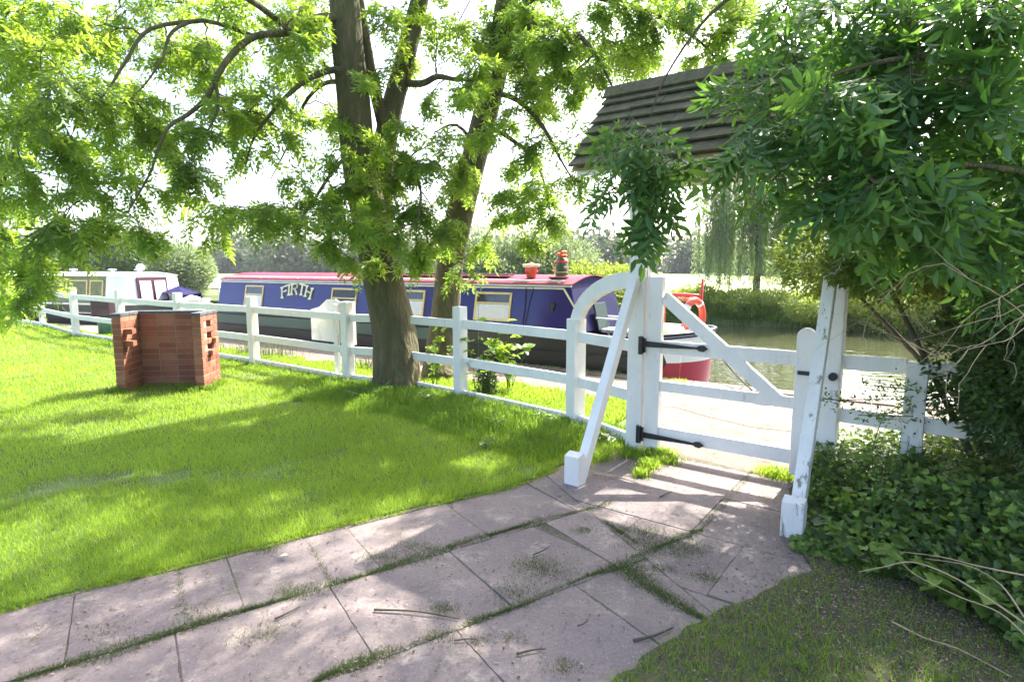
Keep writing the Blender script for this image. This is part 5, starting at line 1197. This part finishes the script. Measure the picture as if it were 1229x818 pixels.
# red bow frame
rf = MB()
def p1(t, off, z): return (BX-t, off, z)
for (t,o_) in ((1.5,1.85),(.62,1.45),(.36,1.15)): rf.tube([p1(t,o_,.56), p1(t,o_,1.12)], .022, 8)
rf.tube([p1(.36,1.15,.5), p1(.34,1.15,1.40)], .020, 8)
rf.tube([p1(1.5,1.85,1.12), p1(.62,1.45,1.13), p1(.36,1.15,1.13)], .026, 8); rf.tube([p1(1.5,1.65,1.05), p1(.7,1.2,1.07), p1(.36,1.05,1.09)], .018, 8)
obj('red_rail', rf, M['red'], n1o, local=True, smooth=True)
mb = MB(); mb.prism([p1(1.32,1.72,.5), p1(1.06,1.66,.5), p1(1.06,1.66,1.03), p1(1.32,1.72,1.03)], (0,.02,0)); obj('red_panel', mb, M['red'], n1o, local=True)
mb = MB(); mb.box(p1(.95,1.1,.60), (.45,.7,.12)); obj('locker_lid', mb, M['cream'], n1o, local=True, bevel=.01)
mb = MB(); mb.tube([p1(.30,1.02,.56), p1(.30,1.02,.70)], .04, 10); mb.tube([p1(.30,1.0,.64), p1(.2,.9,.60), p1(.25,.8,.59), p1(.4,.95,.60), p1(.3,1.1,.62)], .02, 8); obj('bow_stud', mb, M['rope'], n1o, local=True, smooth=True)
def wloc(o, p):
    Mx = np.array(Matrix.Rotation(rot1,3,'Z')); return np.array(o.location)+Mx@np.array(p, float)
# lifebuoy
lbp = wloc(n1o, p1(.41,.99,.83)); lbe = empty('lifebuoy', lbp-V(0,0,.27), 'red orange lifebuoy ring hanging on the red bow frame', 'lifebuoy')
mb = MB(); n = 32; vs = []
axx = nrm(np.array(Matrix.Rotation(rot1+R(62),3,'Z'))@V(1,0,0))
pts = [lbp+axx*.19*math.cos(a)+V(0,0,.24*math.sin(a)) for a in np.linspace(0, 2*math.pi, n+1)]; mb.tube(pts, .052, 12, cap=False); obj('ring', mb, M['orange'], lbe, smooth=True)
for a0 in (.8,2.4,3.9,5.5):
    mb = MB()
    pts2 = [lbp+axx*.19*math.cos(a)+V(0,0,.24*math.sin(a)) for a in np.linspace(a0, a0+.22, 4)]; mb.tube(pts2, .055, 12, cap=False); obj('white_band', mb, M['whiteb'], lbe, smooth=True)

# folding chair in the well deck
cp_ = wloc(n1o, p1(1.62,1.0,.13)); ch = empty('folding_chair', cp_, 'dark folding canvas chair standing in the open bow well of the blue boat', 'chair', rz=rot1)
mb = MB(); mb.beam((-.22,-.22,.40),(-.22,.22,.40),.02,.02); mb.prism([(-.24,-.24,.42),(-.24,.24,.42),(-.34,.24,.86),(-.34,-.24,.86)], (-.03,0,0)); obj('backrest', mb, M['fabric'], ch, local=True, bevel=.008)
mb = MB(); mb.box((0,0,.42), (.44,.46,.06)); obj('seat', mb, M['cloth'], ch, local=True, bevel=.02)
for sx, sy in ((1,1),(1,-1),(-1,1),(-1,-1)):
    mb = MB(); mb.tube([(sx*.20,sy*.22,.0),(-sx*.12,sy*.22,.42)], .012, 6); obj('leg', mb, M['grey'], ch, local=True)
for sy in (1,-1):
    mb = MB(); mb.tube([(-.30,sy*.25,.62),(.20,sy*.25,.62),(.20,sy*.25,.42)], .014, 6); obj('armrest', mb, M['whiteb'], ch, local=True)
# painted pot and water can on the roof
zr = 1.395
pt = wloc(n1o, (BX-3.06,.62,zr)); pot = empty('painted_pot', pt, 'squat red painted pot with a wide rim on the blue boat roof', 'pot')
mb = MB(); mb.lathe(pt, [(.075,0),(.105,.17),(.112,.18)], 20); obj('body', mb, M['terra'], pot, smooth=True)
mb = MB(); mb.lathe(pt+V(0,0,.175), [(.118,0),(.145,.015),(.148,.05),(.12,.055),(.115,.03)], 20); obj('rim', mb, M['cream'], pot, smooth=True)
mb = MB()
for a in np.linspace(0,6.28,6)[:-1]: 
    mb.lathe(pt+V(math.cos(a)*.088, math.sin(a)*.088,.07), [(.004,0),(.03,.02),(.03,.04),(.004,.06)], 8)
obj('painted_roses', mb, M['red'], pot, smooth=True)
mb = MB(); mb.lathe(pt+V(0,0,.19), [(.10,0),(.07,.045),(.02,.055)], 14); obj('lid', mb, M['terra'], pot, smooth=True)
ct_ = wloc(n1o, (BX-2.48,.62,zr)); can = empty('painted_water_can', ct_, 'tall green and red painted water can with flowers on the blue boat roof', 'water can')
mb = MB(); mb.lathe(ct_, [(.105,0),(.108,.02),(.092,.30),(.07,.33)], 20); obj('body', mb, M['dgreen'], can, smooth=True)
mb = MB(); mb.lathe(ct_+V(0,0,.0), [(.11,0),(.112,.035),(.108,.04)], 20); obj('band', mb, M['red'], can, smooth=True); mb = MB(); mb.lathe(ct_+V(0,0,.25), [(.098,0),(.100,.02),(.096,.04)], 20); obj('band', mb, M['red'], can, smooth=True)
mb = MB(); mb.lathe(ct_+V(0,0,.09), [(.104,0),(.1045,.012),(.103,.014)], 20); mb.tube([ct_+V(-.1,0,.28), ct_+V(-.15,0,.2), ct_+V(-.11,0,.08)], .009, 6); obj('handle', mb, M['yellow'], can, smooth=True)
mb = MB()
for k in range(9):
    a = k*2.4; mb.lathe(ct_+V(math.cos(a)*.055, math.sin(a)*.055, .33+.03*(k % 3)), [(.006,0),(.03,.02),(.032,.04),(.01,.055)], 8)
obj('flowers', mb, M['flower'], can)
mb = MB()
for k in range(4):
    a = .4+k*1.57; q = ct_+V(math.cos(a)*.100, math.sin(a)*.100, .17); mb.lathe(q+V(0,0,-.03), [(.004,0),(.026,.02),(.026,.04),(.004,.06)], 8)
obj('painted_roses', mb, M['flower'], can)
# tied rope bundle on the roof
rp = wloc(n1o, (BX-2.42,.36,1.375)); mb = MB()
for k in range(3): mb.tube([rp+V((.11+.02*k)*math.cos(a), (.05+.01*k)*math.sin(a), .01+.012*k) for a in np.linspace(0,6.28,16)], .010, 6)
setp(obj('rope_coil', mb, M['rope'], None, loc=rp, smooth=True), 'small dark coil of rope on the front edge of the blue boat roof', 'rope')

# boat two: cream cabin, navy well
A2 = at(148,328,16.35); d2x = nrm((.955,-.297,0)); rot2 = math.atan2(d2x[1], d2x[0])
n2o = empty('narrowboat', V(A2[0],A2[1],0)-np.array(Matrix.Rotation(rot2,3,'Z'))@V(0,.15,0), 'cream canal boat with maroon doors and yellow framed windows moored behind the fence', 'boat', 'moored canal boats', rz=rot2)
hb2, zt2, gl2, xs2 = hull(n2o, 1.65, -9.5, hullmat(1.35,'cream_boat_hull_paint', False, red=(.12,.01,.03)), blen=1.2)
obj('gunwale', gl2, M['whiteb'], n2o, local=True, smooth=True)
deck(n2o, xs2, hb2, .56, lambda x: x > .75, M['darknavy'], 'fore_deck'); deck(n2o, xs2, hb2, .50, lambda x: x < .8, M['darknavy'], 'side_deck')
yb2 = cabin(n2o, 0, -8.4, .5, 1.32, .05, .16, .10, .06, M['olive'], M['whiteb'], M['whiteb'], M['cream'])
yb_keep = yb
mb = MB()
q = [(-.75,.5),(0,.5),(-.06,1.32),(-.75,1.32)]; mb.add([(x, yb2(z)-.006, z) for x,z in q]+[(x, yb2(z)-.001, z) for x,z in q], [(0,1,2,3),(7,6,5,4),(0,4,5,1),(1,5,6,2),(2,6,7,3),(3,7,4,0)]); obj('white_side_panel', mb, M['whiteb'], n2o, local=True)
for x0, x1 in ((-1.35,-.85),(-2.15,-1.45),(-2.95,-2.25),(-3.75,-3.05),(-5.2,-4.5),(-6.2,-5.5)): window(n2o, yb2, x0, x1, .72, 1.20, M['olive'], bars=(), curtain=False)
mb = MB(); mb.prism([(.015,.55,.5),(.015,1.55,.5),(-.045,1.55,1.28),(-.045,.55,1.28)], (.03,0,0)); dr = obj('door', mb, M['maroon'], n2o, local=True)
for y0 in (.62,1.10):
    mb = MB(); mb.prism([(.050,y0,.62),(.050,y0+.37,.62),(-.005,y0+.37,1.18),(-.005,y0,1.18)], (.012,0,0)); obj('door_pane', mb, M['grey'], dr, local=True)
mb = MB(); mb.add([(0.02,.10,.50),(1.1,.3,.62),(1.1,.3,.50),(.02,.10,.36)], [(0,1,2,3)]); 
mb = MB(); mb.prism([(.05,1.9,.56),(.9,1.9,.60),(.9,1.9,.78),(.05,1.9,.98)], (0,.03,0)); mb.prism([(.05,1.9,.98),(.9,1.9,.78),(.9,1.3,.74),(.05,1.3,.80)], (0,0,.02)); obj('cratch_cover', mb, M['darknavy'], n2o, local=True)
mb = MB(); mb.tube([(1.35+.0,.75,.62),(1.55,.9,.72),(1.6,1.1,.66),(1.5,1.2,.5),(1.45,1.1,.30)], .07, 10); obj('white_fender', mb, M['whiteb'], n2o, local=True, smooth=True)
for x, r_ in ((-.55,.10),(-1.6,.09),(-3.2,.09)):
    mb = MB(); mb.lathe((x,1.1,1.42), [(r_*.5,0),(r_*.5,.05),(r_*1.2,.06),(r_*1.1,.09),(.02,.10)], 14); obj('roof_vent', mb, M['whiteb'], n2o, local=True, smooth=True)
mb = MB(); mb.lathe((-.25,.9,1.40), [(.03,0),(.03,.06),(.09,.09),(.12,.16),(.09,.23),(.03,.26)], 16); obj('headlamp', mb, M['grey'], n2o, local=True, smooth=True)
# litter bin beside the towpath, behind the fence
bn = gp(129,403); be = empty('litter_bin', bn, 'dark green litter bin with maroon hood just left of the barbecue behind the fence', 'bin')
mb = MB(); mb.lathe(bn, [(.15,0),(.17,.03),(.17,.46),(.15,.48)], 14); obj('drum', mb, M['dgreen'], be, smooth=True)
mb = MB(); mb.box(bn+V(0,0,.68), (.42,.36,.42)); obj('hood', mb, M['hood'], be, bevel=.02)
# mooring line to the bank and its pin
ma = wloc(n1o, p1(.28,.95,.62)); mbp = gp(838,478,.02); mc = at(905,480,6.75)
mo0 = gp(915,480,.05); md = MB(); mtop = at(868,442,7.4)
p_a, p_b = wloc(n1o, p1(.2,.9,.6)), gp(920,482,.04)
q = [p_a*(1-t)+p_b*t-V(0,0,.10*math.sin(math.pi*t)) for t in np.linspace(0,1,12)]; q[-1] = p_b
md.tube(q, .010, 6); setp(obj('mooring_line', md, M['rope'], None, loc=p_b, smooth=True), 'dark mooring line from the bow of the blue boat to the bank', 'rope')
mp_ = empty('mooring_pin', p_b*V(1,1,0), 'small iron mooring pin at the water edge seen through the gate', 'mooring pin')
mb = MB(); mb.tube([p_b*V(1,1,0)+V(0,0,-.1), p_b+V(.0,.0,.07)], .013, 8); obj('spike', mb, M['iron'], mp_)
mb = MB(); mb.tube([p_b+V(.05*math.cos(a), 0, .03+.03*math.sin(a)) for a in np.linspace(0,6.28,12)], .008, 6); mb.tube([p_b+V(-.12,.02,-.01), p_b+V(.22,-.05,-.02)], .012, 6); obj('ring', mb, M['iron'], mp_)
# coping stones along the water edge
mb = MB(); t = -14
while t < 13.5:
    L_ = random.uniform(.55,.75); a = ct(t, -.13, .008); mb.beam(a, ct(t+L_-.01, -.13, .008), .26, .05); t += L_
setp(obj('canal_edge', mb, M['sand'], bevel=.008), 'stone coping along the canal edge', None, None, 'structure')

# ------------------------------------------------------------------ haze
hz = MB(); hz.box((0,75,9.5), (420,175,22)); 
m_ = bpy.data.materials.new('haze_air'); m_.use_nodes = True; nt = m_.node_tree; nt.nodes.remove(nt.nodes['Principled BSDF'])
pv = nt.nodes.new('ShaderNodeVolumePrincipled'); pv.inputs['Color'].default_value = (.92,.95,1,1); pv.inputs['Density'].default_value = .0005; nt.links.new(pv.outputs[0], nt.nodes['Material Output'].inputs['Volume'])
HAZE = True
if HAZE: setp(obj('haze', hz, m_), 'thin pale haze over the far field', 'haze', None, 'stuff')

# ------------------------------------------------------------------ light, world, camera
EL, AZ = 48, math.degrees(math.atan2(.6,.8))
sun = bpy.data.lights.new('Sun', 'SUN'); sun.energy = 3.3; sun.angle = R(.53); sun.color = (1,.96,.89)
so = bpy.data.objects.new('sun', sun); C.objects.link(so)
sd = Vector((math.sin(R(AZ))*math.cos(R(EL)), math.cos(R(AZ))*math.cos(R(EL)), math.sin(R(EL)))); so.rotation_euler = sd.to_track_quat('Z','Y').to_euler(); so.location = (10,14,20)
wd = bpy.data.worlds.new('World'); bpy.context.scene.world = wd; wd.use_nodes = True; nt = wd.node_tree
sk_ = nt.nodes.new('ShaderNodeTexSky'); sk_.sky_type = 'NISHITA'; sk_.sun_disc = False; sk_.sun_elevation = R(EL); sk_.sun_rotation = R(AZ); sk_.air_density = .75; sk_.dust_density = 4.0; sk_.ozone_density = 1.0
nt.links.new(sk_.outputs[0], nt.nodes['Background'].inputs['Color']); nt.nodes['Background'].inputs['Strength'].default_value = .15
cam = bpy.data.cameras.new('Camera'); co = bpy.data.objects.new('Camera', cam); C.objects.link(co)
cam.sensor_width = 36; cam.lens = 36*F/1229; cam.clip_end = 2000; cam.clip_start = .05
co.location = (0,0,EYE); co.rotation_euler = (math.pi/2-PIT, 0, 0)
sc = bpy.context.scene; sc.camera = co
sc.view_settings.view_transform = 'Standard'; sc.view_settings.look = 'None'; sc.view_settings.gamma = 1; sc.view_settings.exposure = 2.35
sc.render.engine = 'CYCLES'; sc.cycles.max_bounces = 8; sc.cycles.diffuse_bounces = 4; sc.cycles.transmission_bounces = 6; sc.cycles.transparent_max_bounces = 8
